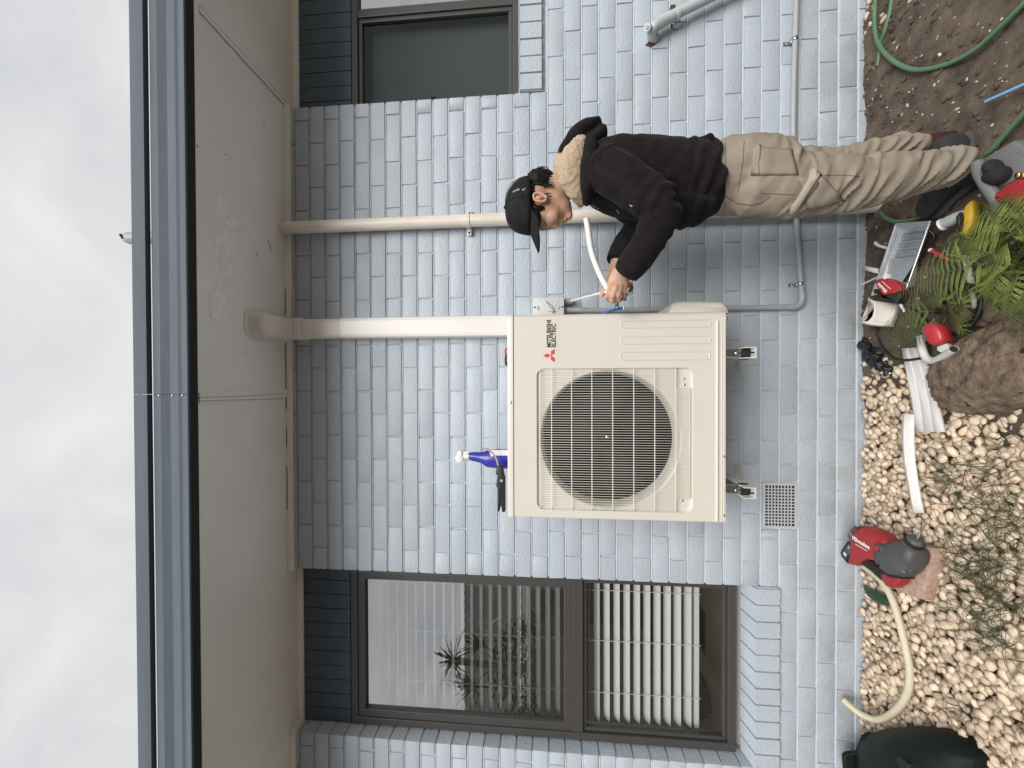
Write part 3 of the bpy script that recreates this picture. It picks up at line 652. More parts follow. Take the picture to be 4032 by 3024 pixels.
# fan behind the grille
q = MB(); bk = AY + 0.20
q.loft([(Vector((fc.x, AY + 0.084, fc.z)), X * (FR - 0.001), Vector((0, 0, FR - 0.001))), (Vector((fc.x, bk, fc.z)), X * (FR + 0.02), Vector((0, 0, FR + 0.02)))], 40, cap=False)
q.add([(fc.x - 0.3, bk, fc.z - 0.3), (fc.x + 0.3, bk, fc.z - 0.3), (fc.x + 0.3, bk, fc.z + 0.3), (fc.x - 0.3, bk, fc.z + 0.3)], [(0, 1, 2, 3)])
q.build('fan_housing', 'dark_void', ac, 60)
fan = MB().loft([(Vector((fc.x, AY + 0.075 + d, fc.z)), X * r, Vector((0, 0, r))) for d, r in ((0.0, 0.030), (0.006, 0.052), (0.03, 0.060), (0.08, 0.060))], 24).build('fan_hub', 'fan_plastic', ac, 40)
for b_ in range(3):
    q = MB(); a0 = R_(20 + 120 * b_); nr, na = 8, 9; vs_ = []
    for i in range(nr):
        r = 0.055 + (FR - 0.012 - 0.055) * i / (nr - 1); span = R_(78 - 8 * i / (nr - 1)); sk = R_(-16) * (i / (nr - 1)) ** 1.3
        for j in range(na):
            t = a0 + sk + span * (j / (na - 1) - 0.5); vs_.append((fc.x + r * math.cos(t), AY + 0.085 + 0.075 * (j / (na - 1)) - 0.012 * math.sin(math.pi * j / (na - 1)), fc.z + r * math.sin(t)))
    fs = [(i * na + j, i * na + j + 1, (i + 1) * na + j + 1, (i + 1) * na + j) for i in range(nr - 1) for j in range(na - 1)]
    q.add(vs_, fs); o = q.build('fan_blade', 'fan_plastic', ac, 180); sm_ = o.modifiers.new('s', 'SOLIDIFY'); sm_.thickness = 0.004
MB().ell(Vector((fc.x, AY + 0.074, fc.z)), Vector((0.008, 0, 0)), Vector((0, 0.006, 0)), Vector((0, 0, 0.008)), 8, 5).build('fan_nut', 'steel', ac)
q = MB(); c = Vector((fc.x + 0.005, AY + 0.16, fc.z - 0.1)); 
# wire grille standing off the recess
WY = AY - 0.008
gx0, gx1 = RX0 + 0.012, RX1 - 0.004; gz0, gz1 = RZ0 + 0.006, RZ1 - 0.010
q = MB(); nv = 58
for i in range(nv):
    x = gx0 + (gx1 - gx0) * i / (nv - 1)
    zl = gz0 if 5 <= i <= nv - 9 else gz0 + 0.052
    pts = [(x, AY + 0.010, zl), (x, AY + 0.0, zl + 0.002), (x, WY, zl + 0.010), (x, WY, gz1 - 0.012), (x, AY, gz1 - 0.002), (x, AY + 0.010, gz1)]
    q.tube(pts, 0.00095, 5, caps=False)
q.build('grille_wires', 'grille_white', ac, 180, kind='stuff')
zs = [P(v, 1727, WY).z for v in (2172, 2251, 2331, 2413, 2496, 2579, 2662)] + [gz1 - 0.004]
for z in zs:
    MB().tube([(gx0 - 0.008, AY + 0.010, z), (gx0 - 0.006, WY + 0.004, z), (gx0, WY + 0.0026, z), (gx1, WY + 0.0026, z), (gx1 + 0.004, AY + 0.012, z)], 0.0017, 6).build('grille_bar', 'grille_white', ac, 180)
z = gz0 + 0.006; MB().tube([(gx0 + (gx1 - gx0) * 5 / 57, AY + 0.0, z), (gx0 + (gx1 - gx0) * (nv - 9) / 57, AY + 0.0, z)], 0.0017, 6).build('grille_bar', 'grille_white', ac, 180)
# brand sticker
sx = lambda y: P(2170, y, AY - 0.0012).x; sz = lambda v: P(v, 1340, AY - 0.0012).z
MB().box((P(2160, 1432, AY).x, AY - 0.0006, sz(2200)), (P(2160, 1252, AY).x, AY + 0.001, sz(2128))).build('sticker', 'ac_paint', ac)
put_text('lettering', 'MITSUBISHI', 0.0235, (sx(1367), AY - 0.0012, sz(2169)), (1, 0, 0), (0, 0, 1), 'print_black', ac, width=sx(1260) - sx(1367), bold=0.0007)
put_text('lettering', 'ELECTRIC', 0.0235, (sx(1367), AY - 0.0012, sz(2188)), (1, 0, 0), (0, 0, 1), 'print_black', ac, width=sx(1275) - sx(1367), bold=0.0007)
dcx, dcz = sx(1400), sz(2169); L1 = 0.0305; 
for ang in (90, 210, 330):
    u = Vector((math.cos(R_(ang)), 0, math.sin(R_(ang)))); v = Vector((-math.sin(R_(ang)), 0, math.cos(R_(ang)))); c = Vector((dcx, AY - 0.0016, dcz)); wd = L1 * math.tan(R_(30)) / 2
    MB().prism([c, c + u * L1 / 2 + v * wd, c + u * L1, c + u * L1 / 2 - v * wd], (0, 0.0012, 0)).build('diamond_mark', 'print_red', ac)
# valve cover on the right side
q = MB(); vz0, vz1 = P(2836, 1200, -0.3).z, P(2606, 1200, -0.3).z
sec = [(vz0 + 0.0, 0.0), (vz0 + 0.012, 0.040), (vz0 + 0.03, 0.052), (vz1 - 0.045, 0.055), (vz1 - 0.022, 0.046), (vz1, 0.0)]
rows = []
for yy, k_ in ((AY + 0.05, 0.55), (AY + 0.055, 0.85), (AY + 0.075, 1.0), (AYB - 0.03, 1.0), (AYB - 0.015, 0.7)):
    rows.append([Vector((AX1 - 0.002 + d * k_, yy, (vz0 + vz1) / 2 + (z - (vz0 + vz1) / 2) * (0.92 + 0.08 * k_))) for z, d in sec])
n = len(sec); base = [v for r in rows for v in r]
q.add(base, [(i * n + j, i * n + j + 1, (i + 1) * n + j + 1, (i + 1) * n + j) for i in range(len(rows) - 1) for j in range(n - 1)] + [tuple(range(n)), tuple(range((len(rows) - 1) * n, len(rows) * n))])
q.build('valve_cover', 'ac_paint', ac, 180)
# wall brackets with rubber mounts
mat('bracket_white', (0.66, 0.64, 0.60), rough=0.4, var=0.05)
for nm, y_, lab in (('r', 1393, 'pale steel bracket arm under the right half of the unit'), ('l', 1922, 'pale steel bracket arm under the left half of the unit')):
    x = P(2900, y_, -0.40).x
    t = thing('wall_bracket', lab, 'bracket', (x, -0.2, AZ0 - 0.09), 'bracket arms under the air conditioner')
    zb0 = AZ0 - 0.050
    q = MB(); w_ = 0.021
    q.box((x - w_, -0.47, zb0 - 0.042), (x + w_, -0.001, zb0 - 0.039)); q.box((x - w_, -0.47, zb0 - 0.0391), (x - w_ + 0.003, -0.0012, zb0)); q.box((x + w_ - 0.003, -0.47, zb0 - 0.0391), (x + w_, -0.0012, zb0))
    q.build('arm', 'bracket_white', t)
    MB().box((x - w_, -0.006, zb0 - 0.001), (x + w_, -0.001, zb0 + 0.42)).build('wall_rail', 'bracket_white', t)
    q = MB(); q.obox(Vector((x, -0.19, zb0 - 0.10)), Vector((0.016, 0, 0)), Vector((0, -0.18, 0.075)), Vector((0, 0.003, 0.008))); q.build('brace', 'bracket_white', t)
    cy = -0.415
    MB().loft([(Vector((x, cy, zb0 - 0.036)), X * 0.024, Y * 0.024), (Vector((x, cy, zb0 - 0.006)), X * 0.025, Y * 0.025), (Vector((x, cy, zb0 - 0.002)), X * 0.02, Y * 0.02)], 16).build('rubber_mount', 'black_rubber', t, 50)
    MB().loft([(Vector((x, cy, zb0 - 0.002)), X * 0.022, Y * 0.024), (Vector((x, cy, zb0 + 0.030)), X * 0.020, Y * 0.022), (Vector((x, cy, AZ0 + 0.003)), X * 0.020, Y * 0.022)], 16).build('steel_foot', 'steel', t, 50)
    screw(Vector((x, cy - 0.023, zb0 + 0.014)), 0.007, t)
    MB().box((x - 0.003, -0.4712, zb0 - 0.034), (x + 0.003, -0.469, zb0 - 0.012)).build('slot', 'black_rubber', t)

# ---------------------------------------------------------------- isolator switch, conduits, clips
IY = -0.078
ix0, ix1 = P(2160, 1238, IY).x - 0.012, P(2160, 1171, IY).x
iz0, iz1 = P(2223, 1200, IY).z, P(2097, 1200, IY).z
sw = thing('isolator_switch', 'grey weatherproof isolator switch box beside the unit', 'switch', ((ix0 + ix1) / 2, -0.03, iz0))
MB().box((ix0, -0.052, iz0), (ix1, -0.0015, iz1), 0.004).build('base', 'switch_grey', sw)
MB().box((ix0 + 0.001, IY, iz0 + 0.002), (ix1 - 0.001, -0.0525, iz1 - 0.001), 0.006).build('cover', 'switch_grey', sw, 40)
kc = Vector(((ix0 + ix1) / 2 - 0.004, IY, (iz0 + iz1) / 2 - 0.004))
q = MB().loft([(kc + Vector((0, d, 0)), X * r, Vector((0, 0, r))) for d, r in ((0.001, 0.019), (-0.004, 0.018), (-0.006, 0.016))], 20).build('dial', 'switch_grey', sw, 40)
hd = Vector((0.75, 0, 0.66)).normalized(); hs = Vector((-0.66, 0, 0.75))
MB().obox(kc + hd * 0.008 + Vector((0, -0.011, 0)), hd * 0.034, hs * 0.006, Vector((0, 0.007, 0)), 0.002).build('lever', 'switch_grey', sw, 40)
for sg in (1, -1):
    q = MB().obox(kc + Vector((0.018, -0.0006, 0.030 * sg)), Vector((0.024, 0, 0.013 * sg)), Vector((0, 0.0012, 0)), Vector((-0.013 * sg, 0, 0.024)).normalized() * 0.004); q.build('guide_ridge', 'switch_grey', sw)
for z in (iz1 - 0.010, iz0 + 0.011): MB().loft([(Vector((kc.x + 0.004, IY + 0.001, z)), X * 0.006, Vector((0, 0, 0.006))), (Vector((kc.x + 0.004, IY - 0.002, z)), X * 0.005, Vector((0, 0, 0.005)))], 12).build('screw', 'steel', sw)
for z, m_ in ((iz1 - 0.024, 6), (iz0 + 0.030, 5)):
    for i in range(m_): MB().box((kc.x - 0.010, IY - 0.0004, z - 0.0022 * i), (kc.x + 0.012 - 0.002 * (i % 3), IY + 0.001, z - 0.0022 * i + 0.0012)).build('print_line', 'print_grey', sw)
gx1_, gx2_ = P(2240, 1186, -0.035).x, P(2240, 1221, -0.035).x
for gx in (gx1_, gx2_):
    MB().loft([(Vector((gx, -0.033, iz0 + d)), X * r, Y * r) for d, r in ((0.003, 0.0165), (-0.024, 0.0165), (-0.026, 0.0145), (-0.036, 0.0145))], 16).build('gland', 'conduit_grey', sw, 40)
ct = thing('conduit', 'grey electrical conduit running down the wall and along above the soil', 'conduit', (0.3, -0.02, 0.2))
cY = -0.026; zlow = P(3158, 1195, cY).z
v1 = Vector((gx2_, -0.033, iz0 - 0.03)); cxv = P(2950, 1212, cY).x
MB().tube([v1, Vector((gx2_, -0.033, 1.35)), Vector((cxv, cY, 1.2)), Vector((cxv, cY, zlow + 0.05))], 0.0125, 14).build('drop', 'conduit_grey', ct, 50)
q = MB(); pts = [Vector((cxv + 0.038 * (1 - math.cos(t)), cY, zlow + 0.036 - 0.036 * math.sin(t))) for t in [math.pi / 2 * i / 8 for i in range(9)]]
q.tube([Vector((cxv, cY, zlow + 0.062))] + pts + [pts[-1] + Vector((0.024, 0, 0.0005))], 0.0150, 14).build('elbow', 'conduit_grey', ct, 50)
MB().tube(spline([pts[-1], P(3146, 1000, cY), P(3131, 800, cY), P(3124, 560, cY), P(3126, 330, cY), P(3136, 0, cY), P(3142, -250, cY), P(3146, -600, cY)], 6), 0.0125, 14).build('run', 'conduit_grey', ct, 50)
def saddle(x, y, ang, lab):
    c = P(x, y, -0.02); t = thing('conduit_clip', lab, 'clip', c, 'bright steel conduit saddle clips'); d = Vector((math.cos(R_(ang)), 0, math.sin(R_(ang)))); e = Vector((-d.z, 0, d.x))
    q = MB(); vs_ = []
    for s_ in (-1, 1):
        vs_.append(Vector((c.x, -0.002, c.z)) + d * 0.0148 + e * 0.008 * s_)
        for i in range(9):
            tt = math.pi * i / 8; vs_.append(Vector((c.x, cY, c.z)) + d * (0.0145 * math.cos(tt)) + Vector((0, -0.0148 * math.sin(tt) - 0.0, 0)) + e * 0.008 * s_)
    q.add(vs_, [(i, i + 1, 11 + i, 10 + i) for i in range(9)]); o = q.build('strap', 'steel', t, 180); o.modifiers.new('s', 'SOLIDIFY').thickness = 0.0016
    MB().obox(Vector((c.x, -0.003, c.z)) + d * 0.027, d * 0.0135, e * 0.008, Vector((0, 0.001, 0))).build('tab', 'steel', t)
    MB().ell(Vector((c.x, -0.005, c.z)) + d * 0.027, Vector((0.005, 0, 0)), Vector((0, 0.003, 0)), Vector((0, 0, 0.005)), 8, 5).build('screw', 'steel', t, 180)
saddle(3148, 1120, 90, 'bright steel saddle clip near the conduit elbow at the wall base'); saddle(3128, 160, 90, 'bright steel saddle clip on the conduit under the right window'); 
c = P(2413, 1220, -0.03); saddle(2430, 1216, 0, 'bright steel saddle clip on the conduit beside the unit')
# blue cored cable poking from a short tube end
mat('blue_wire', (0.03, 0.12, 0.36), rough=0.4); mat('white_pvc', (0.76, 0.75, 0.72), rough=0.4, var=0.04, vs=20)
bc = thing('cable_end', 'blue cable poking out of a short white tube beside the conduit', 'cable', P(2457, 1214, -0.09))
MB().tube([P(2452, 1216, -0.09), P(2460, 1211, -0.095)], 0.0095, 14).build('tube_end', 'white_pvc', bc, 50); MB().tube([P(2457.5, 1212.4, -0.0949), P(2460.5, 1210.8, -0.0955)], 0.007, 12).build('hole', 'dark_void', bc)
MB().tube(spline([P(2456, 1213, -0.094), P(2430, 1217, -0.1), P(2405, 1224, -0.1), P(2370, 1236, -0.09)], 5), 0.0062, 10).build('core', 'blue_wire', bc, 180)
# painted waste pipe, top right
wp = thing('waste_pipe', 'grey painted waste pipe with elbow entering the wall by the window', 'pipe', P(2570, 120, -0.04))
wY = -0.055
MB().tube([P(2640, 66, wY), P(2880, -52, wY), P(3150, -185, wY), P(3400, -310, wY)], 0.0225, 18).build('pipe', 'waste_paint', wp, 50)
MB().tube(spline([P(2577, 150, -0.005), P(2566, 138, -0.03), P(2572, 112, wY), P(2600, 86, wY)], 5), 0.0235, 16).build('elbow', 'waste_paint', wp, 60)
MB().tube([P(2585, 98, wY), P(2618, 78, wY)], [0.0275, 0.0275], 16).build('collar', 'waste_paint', wp, 40); MB().tube([P(2606, 85, wY), P(2650, 62, wY)], 0.0255, 16).build('socket', 'waste_paint', wp, 40)
MB().tube([P(2560, 114, wY), P(2548, 107, wY - 0.032)], 0.0165, 14).build('cleanout', 'waste_paint', wp, 40); MB().tube([P(2549, 107, wY - 0.0325), P(2548, 106.5, wY - 0.036)], 0.0075, 6).build('plug', 'conduit_grey', wp)
a_, b_ = P(2659, 60, wY), P(2671, 54, wY); MB().tube([a_, b_], 0.0275, 16).build('clamp', 'waste_paint', wp, 40)
MB().box(P(2668, 88, -0.03) + Vector((-0.009, -0.004, -0.014)), P(2668, 88, -0.03) + Vector((0.009, 0.028, 0.016)), 0.003).build('clamp_lug', 'waste_paint', wp); MB().box(P(2650, 30, -0.02) + Vector((-0.012, -0.004, -0.012)), P(2650, 30, -0.02) + Vector((0.012, 0.018, 0.012)), 0.003).build('clamp_lug', 'rust', wp)
def rustpatch(pl, nm='rust_patch'): MB().prism([P(x, y, -0.0035) for x, y in pl], (0, 0.003, 0)).build(nm, 'rust', wp)
rustpatch([(2588, 122), (2592, 140), (2583, 160), (2578, 178), (2560, 182), (2541, 176), (2552, 166), (2564, 158), (2570, 140)]); rustpatch([(2640, 95), (2662, 92), (2672, 104), (2655, 116), (2643, 110)])
# cast vent in the lower wall
vt = thing('wall_vent', 'square holed metal vent set low in the brick wall', 'vent', ((vent_lo.x + vent_hi.x) / 2, -0.003, vent_lo.z))
x0, x1, z0, z1 = vent_lo.x + 0.004, vent_hi.x - 0.004, vent_lo.z + 0.004, vent_hi.z - 0.004
mat('vent_paint', (0.47, 0.50, 0.515), rough=0.5, var=0.08, vs=30, bump=0.3, bs=120)
MB().box((x0 + 0.002, -0.0006, z0 + 0.002), (x1 - 0.002, 0.0056, z1 - 0.002)).build('backing', 'dark_void', vt)
ex, ez = 0.013, 0.013; nx, nz = 13, 9
px_, pz_ = (x1 - x0 - 2 * ex) / nx, (z1 - z0 - 2 * ez) / nz
MB().box((x0, -0.003, z0), (x0 + ex, 0.013, z1)).box((x1 - ex, -0.003, z0), (x1, 0.013, z1)).box((x0 + ex, -0.003, z0), (x1 - ex, 0.013, z0 + ez)).box((x0 + ex, -0.003, z1 - ez), (x1 - ex, 0.013, z1)).build('rim', 'vent_paint', vt)
for i in range(1, nx): MB().box((x0 + ex + px_ * i - px_ * 0.18, -0.0025, z0 + ez), (x0 + ex + px_ * i + px_ * 0.18, 0.012, z1 - ez)).build('bar', 'vent_paint', vt)
for i in range(1, nz): MB().box((x0 + ex, -0.0018, z0 + ez + pz_ * i - pz_ * 0.18), (x1 - ex, 0.0115, z0 + ez + pz_ * i + pz_ * 0.18)).build('bar', 'vent_paint', vt)

# ---------------------------------------------------------------- things on top of the unit
mat('bottle_blue', (0.03, 0.03, 0.30), rough=0.25, var=0.05); mat('label_white', (0.72, 0.72, 0.76), rough=0.5, var=0.03); mat('trigger_white', (0.75, 0.74, 0.70), rough=0.4)
mat('tool_black', (0.014, 0.014, 0.015), rough=0.5, var=0.2); mat('tool_red', (0.45, 0.03, 0.03), rough=0.4)
BYY = -0.26
bt = thing('spray_bottle', 'blue trigger spray bottle standing on the unit', 'bottle', Vector((P(1990, 1806, BYY).x, BYY, AZ1)))
zz = lambda v: P(v, 1800, BYY).z
xx = lambda v, y: P(v, y, BYY).x
q = MB()
body = [(1995, 1770, 1846), (1960, 1768, 1844), (1930, 1771, 1841), (1915, 1774, 1838), (1903, 1778, 1828), (1890, 1780, 1822), (1868, 1779, 1816), (1852, 1781, 1812), (1846, 1784, 1806)]
rg = []
for v, a, b in body:
    z = AZ1 if v == 1995 else zz(v); x0_, x1_ = xx(v, b), xx(v, a); rg.append((Vector(((x0_ + x1_) / 2, BYY, z)), X * abs(x1_ - x0_) / 2, Y * (abs(x1_ - x0_) / 2 * 0.72 + 0.004)))
q.loft(rg, 20).build('body', 'bottle_blue', bt, 50)
q = MB()
for v, a, b in ((1992, 1766, 1820), (1950, 1765, 1816), (1930, 1767, 1812)):
    pass
zA, zB = AZ1 + 0.002, zz(1934)
pts = [Vector((xx(1960, 1816), BYY - 0.0305, zA)), Vector((xx(1960, 1768), BYY - 0.0305, zA)), Vector((xx(1960, 1768), BYY - 0.0305, zB + 0.008)), Vector((xx(1960, 1814), BYY - 0.0305, zB - 0.004))]
MB().prism(pts, (0, 0.006, 0)).build('label', 'label_white', bt)
MB().prism([pts[3] + Vector((0, -0.0006, -0.004)), pts[2] + Vector((0, -0.0006, -0.004)), pts[2] + Vector((0, -0.0006, 0.0)), pts[3] + Vector((0, -0.0006, 0.0))], (0, 0.001, 0)).build('label_stripe', 'print_red', bt)
for i in range(7): MB().box(pts[0] + Vector((0.006, -0.0006, 0.006 + 0.0055 * i)), pts[0] + Vector((0.036 - 0.004 * (i % 3), 0.0004, 0.0085 + 0.0055 * i))).build('label_print', 'print_grey', bt)
q = MB(); q.loft([(Vector((xx(1845, 1796), BYY, zz(v))), X * r, Y * r) for v, r in ((1847, 0.014), (1826, 0.0135), (1824, 0.010))], 14).build('collar', 'trigger_white', bt, 40)
hp = [(1822, 1785), (1826, 1808), (1820, 1818), (1805, 1821), (1792, 1803), (1797, 1797), (1806, 1776), (1818, 1772)]
MB().pillow([P(x, y, BYY) for x, y in hp], (0, 1, 0), 0.03, 0.004).build('spray_head', 'trigger_white', bt, 40)
MB().pillow([P(x, y, BYY) for x, y in ((1822, 1782), (1832, 1778), (1850, 1774), (1851, 1778), (1836, 1785), (1824, 1788))], (0, 1, 0), 0.014, 0.002).build('trigger', 'trigger_white', bt, 40)
KY = -0.34
bk_ = thing('black_tool', 'black plastic hand tool with bent wire lying on the unit', 'tool', Vector((P(1990, 1930, KY).x, KY, AZ1)))
k_pts = [(1958, 1833), (1980, 1834), (1986, 1868), (1990, 1880), (1990, 1916), (1990, 2012), (1978, 2014), (1975, 1990), (1970, 1990), (1968, 2010), (1961, 2012), (1961, 1960), (1960, 1918), (1955, 1914), (1956, 1895), (1960, 1870), (1953, 1864), (1953, 1855)]
zt_ = lambda p: Vector((p.x, p.y, max(p.z, AZ1 + 0.001)))
MB().pillow([zt_(P(x, y, KY)) for x, y in k_pts], (0, 1, 0), 0.03, 0.005).build('body', 'tool_black', bk_, 40)
MB().box(P(1974, 1893, KY - 0.017) - Vector((0.005, 0, 0.006)), P(1974, 1893, KY - 0.017) + Vector((0.005, 0.003, 0.006)), 0.001).build('button', 'conduit_grey', bk_)
cc = P(1972, 1911, KY); MB().loft([(cc + Vector((-0.004, 0, 0)), Y * 0.018, Vector((0, 0, 0.0185))), (cc + Vector((0.004, 0, 0)), Y * 0.018, Vector((0, 0, 0.0185)))], 14).build('collar', 'tool_black', bk_, 40)
MB().tube(spline([P(1964, 1846, KY), P(1957, 1815, KY), P(1948, 1795, KY), P(1930, 1776, KY), P(1912, 1766, KY), P(1897, 1769, KY)], 6), 0.004, 8).build('bent_wire', 'conduit_grey', bk_, 180)
sY = -0.30
sd_ = thing('screwdriver', 'red and black screwdriver lying on the unit near the duct', 'screwdriver', Vector((P(1990, 1390, sY).x, sY, AZ1)))
zz0 = AZ1 + 0.013
q = MB(); xa_, xb_ = P(1990, 1440, sY).x, P(1990, 1395, sY).x
MB().tube([(xa_, sY, zz0), (xa_ + 0.006, sY, zz0), (xa_ + 0.03, sY, zz0), (xb_, sY, zz0)], [0.008, 0.012, 0.013, 0.010], 12).build('handle', 'tool_black', sd_, 50)
MB().tube([(xb_, sY, zz0), (xb_ + 0.012, sY, zz0), (xb_ + 0.022, sY, zz0), (xb_ + 0.028, sY, zz0)], [0.011, 0.0135, 0.011, 0.006], 12).build('collar', 'tool_red', sd_, 50)
MB().tube([(xb_ + 0.02, sY, zz0), (xb_ + 0.13, sY, zz0 - 0.006)], 0.003, 8).build('shaft', 'tool_red', sd_, 50)

# ---------------------------------------------------------------- ground
mat('soil', (0.080, 0.056, 0.039), rough=0.95, var=0.35, vs=14, bump=0.9, bs=90, bd=0.006, col2=(0.12, 0.092, 0.070), speck=((0.20, 0.16, 0.12), 120, 0.71))
mat('bounce_ground', (0.30, 0.255, 0.20), rough=0.95, var=0.3, vs=3)  # pale ground tone set to bounce warm light up to the soffit
mat('pebble', (0.53, 0.415, 0.30), rough=0.62, var=0.20, vs=38, bump=0.25, bs=160, island=0.27, col2=(0.63, 0.515, 0.395))
mat('grit', (0.27, 0.21, 0.15), rough=0.95, var=0.4, vs=60, bump=0.8, bs=150)
mat('boulder', (0.16, 0.11, 0.073), rough=0.95, var=0.4, vs=22, bump=1.0, bs=38, bd=0.022, col2=(0.24, 0.175, 0.125), speck=((0.035, 0.026, 0.02), 26, 0.66))
mat('rock_brown', (0.18, 0.13, 0.095), rough=0.9, var=0.25, vs=22, bump=0.6, bs=70, island=0.2)
mat('slab_pink', (0.40, 0.24, 0.185), rough=0.9, var=0.18, vs=60, bump=0.5, bs=200, col2=(0.46, 0.32, 0.26)); 
mat('chip', (0.55, 0.47, 0.38), rough=0.9, var=0.2, vs=30, island=0.3)
gmb = MB().box((-60, -60, -0.30), (60, 40, -0.16)); gr_ = gmb.build('ground', 'bounce_ground'); gr_['kind'] = 'structure'
nx, ny = 340, 130
xs_ = np.linspace(-2.7, 2.7, nx); ys_ = np.linspace(-2.4, 0.03, ny)
def soil_h(x, y):
    h = 0.020 * fn((x, y, 0), 2.3) + 0.012 * fn((x, y, 0), 7.0, 3) + 0.006 * fn((x * 1.8 + y, y - x * 0.6, 0), 22, 5) + 0.004 * fn((x, y, 0), 55, 9)
    return h - 0.004
q = MB(); q.v = [Vector((x, y, soil_h(x, y) if x > -0.1 else soil_h(x, y) * 0.6 - 0.028 * min(1, (-0.1 - x) * 5))) for y in ys_ for x in xs_]
q.f = [(j * nx + i, j * nx + i + 1, (j + 1) * nx + i + 1, (j + 1) * nx + i) for j in range(ny - 1) for i in range(nx - 1)]
o = q.build('soil_bed', 'soil', None, 180); o['kind'] = 'structure'
# chips and crumbs scattered on the soil
def blob_mesh(seed, sub=1, amp=0.25):
    bm = bmesh.new(); bmesh.ops.create_icosphere(bm, subdivisions=sub, radius=1)
    for v in bm.verts: v.co *= 1 + amp * fn(v.co, 1.1, seed * 3.1)
    return bm
def blob(mb, c, rx, ry, rz, rot, seed, sub=1, amp=0.25):
    M_ = Matrix.Translation(c) @ rot @ Matrix.Diagonal((rx, ry, rz, 1)); mb.frombm(blob_mesh(seed, sub, amp), M_)
rnd = random.Random(3)
q = MB()
for i in range(420):
    x = rnd.uniform(0.1, 2.0); y = -rnd.uniform(0.0, 0.85); r = rnd.choice((0.002, 0.0025, 0.003, 0.003, 0.004, 0.006))
    blob(q, Vector((x, y, soil_h(x, y) + r * 0.3)), r * rnd.uniform(0.8, 2.0), r, r * 0.5, Matrix.Rotation(rnd.uniform(0, 6.3), 4, 'Z'), i, 1, 0.4)
tag(q.build('soil_chips', 'chip'), 'small pale chips littering the brown soil', None, kind='stuff')
q = MB()
for i in range(900):
    x = rnd.uniform(0.1, 2.0); y = -rnd.uniform(-0.01, 0.85) * rnd.uniform(0.2, 1); r = rnd.uniform(0.003, 0.011)
    blob(q, Vector((x, y, soil_h(x, y) + r * 0.2)), r * rnd.uniform(0.8, 1.6), r, r * 0.7, Matrix.Rotation(rnd.uniform(0, 6.3), 4, 'Z'), i, 1, 0.4)
tag(q.build('soil_clods', 'soil'), 'crumbly brown soil clods along the wall', None, kind='stuff')
# pebble bed
bed = MB().box((-2.7, -2.2, -0.09), (-0.02, 0.03, -0.045)).build('pebble_bed', 'grit'); bed['kind'] = 'structure'
pm = []
for i in range(16):
    bm = blob_mesh(i + 40, 1, 0.20); me = bpy.data.meshes.new('pebble'); bm.to_mesh(me); bm.free(); me.shade_smooth(); me.materials.append(MATS['pebble']); pm.append(me)
pk = []
rnd = random.Random(11)
def pix(p):
    d = p - CAM; dz = d.dot(FW); return 2016 - d.dot(UP) / dz * F_PX, 1512 - d.dot(RT) / dz * F_PX
def in_bed(x, y):
    px, py = pix(Vector((x, y, 0.0)))
    if x > 1.55 and y > -0.14: return True             # small patch under the hose loop
    lim = 1395 + max(0, (px - 3420)) * 0.35
    return py > lim
row = 0; yy = 0.012
while yy > -0.95:
    st = 0.0335; x = -2.25 + (row % 2) * st / 2
    while x < 1.95:
        xx_, yy_ = x + rnd.uniform(-0.012, 0.012), yy + rnd.uniform(-0.010, 0.010)
        if in_bed(xx_, yy_) and yy_ < 0.0:
            a = rnd.uniform(0.016, 0.0265); b = a * rnd.uniform(0.62, 0.85); c_ = a * rnd.uniform(0.45, 0.62)
            pk.append((Vector((xx_, min(yy_, -0.016), -0.006 + rnd.uniform(-0.010, 0.012))), a, b, c_, rnd.uniform(0, 6.3), rnd.uniform(-0.35, 0.35), rnd.uniform(-0.35, 0.35)))
        x += st
    yy -= 0.0275; row += 1
for i in range(600):                                     # a few lying on top
    xx_, yy_ = rnd.uniform(-2.1, 0.05), -rnd.uniform(0.02, 0.85)
    if in_bed(xx_, yy_):
        a = rnd.uniform(0.015, 0.022); pk.append((Vector((xx_, yy_, 0.012 + rnd.uniform(0, 0.008))), a, a * rnd.uniform(0.6, 0.8), a * rnd.uniform(0.45, 0.6), rnd.uniform(0, 6.3), rnd.uniform(-0.4, 0.4), rnd.uniform(-0.4, 0.4)))
lo_ = []
for (c, a, b, cc_, rz, rx, ry) in pk:                     # under-layer filling the gaps
    x_, y_ = c.x + 0.017 + rnd.uniform(-0.006, 0.006), c.y - 0.014 + rnd.uniform(-0.006, 0.006)
    if in_bed(x_, y_) and c.z < 0.008: lo_.append((Vector((x_, y_, -0.021)), a * 0.85, b * 0.95, cc_, rnd.uniform(0, 6.3), rx, ry))
pk += lo_
def pkey(p):
    px, py = pix(p[0])
    if not (0 < px < 4010 and 10 < py < 3010): return 1e6
    if 3630 < px and 1260 < py < 1610: return 1e5
    if px < 3430: pass
    return (p[0] - CAM).length - p[0].z * 8
pk.sort(key=pkey)
q = MB()
from mathutils import Euler
for i, (c, a, b, cc_, rz, rx, ry) in enumerate(pk):
    me = pm[i % 16]
    if i < 300: inst('pebble', me, c - bed.location, bed, (rx, ry, rz), (a, b, cc_))
    else:
        M_ = Matrix.Translation(c) @ Euler((rx, ry, rz)).to_matrix().to_4x4() @ Matrix.Diagonal((a, b, cc_, 1))
        q.add([M_ @ v.co for v in me.vertices], [tuple(p.vertices) for p in me.polygons])
q.build('pebbles', 'pebble', bed, 180, kind='stuff')
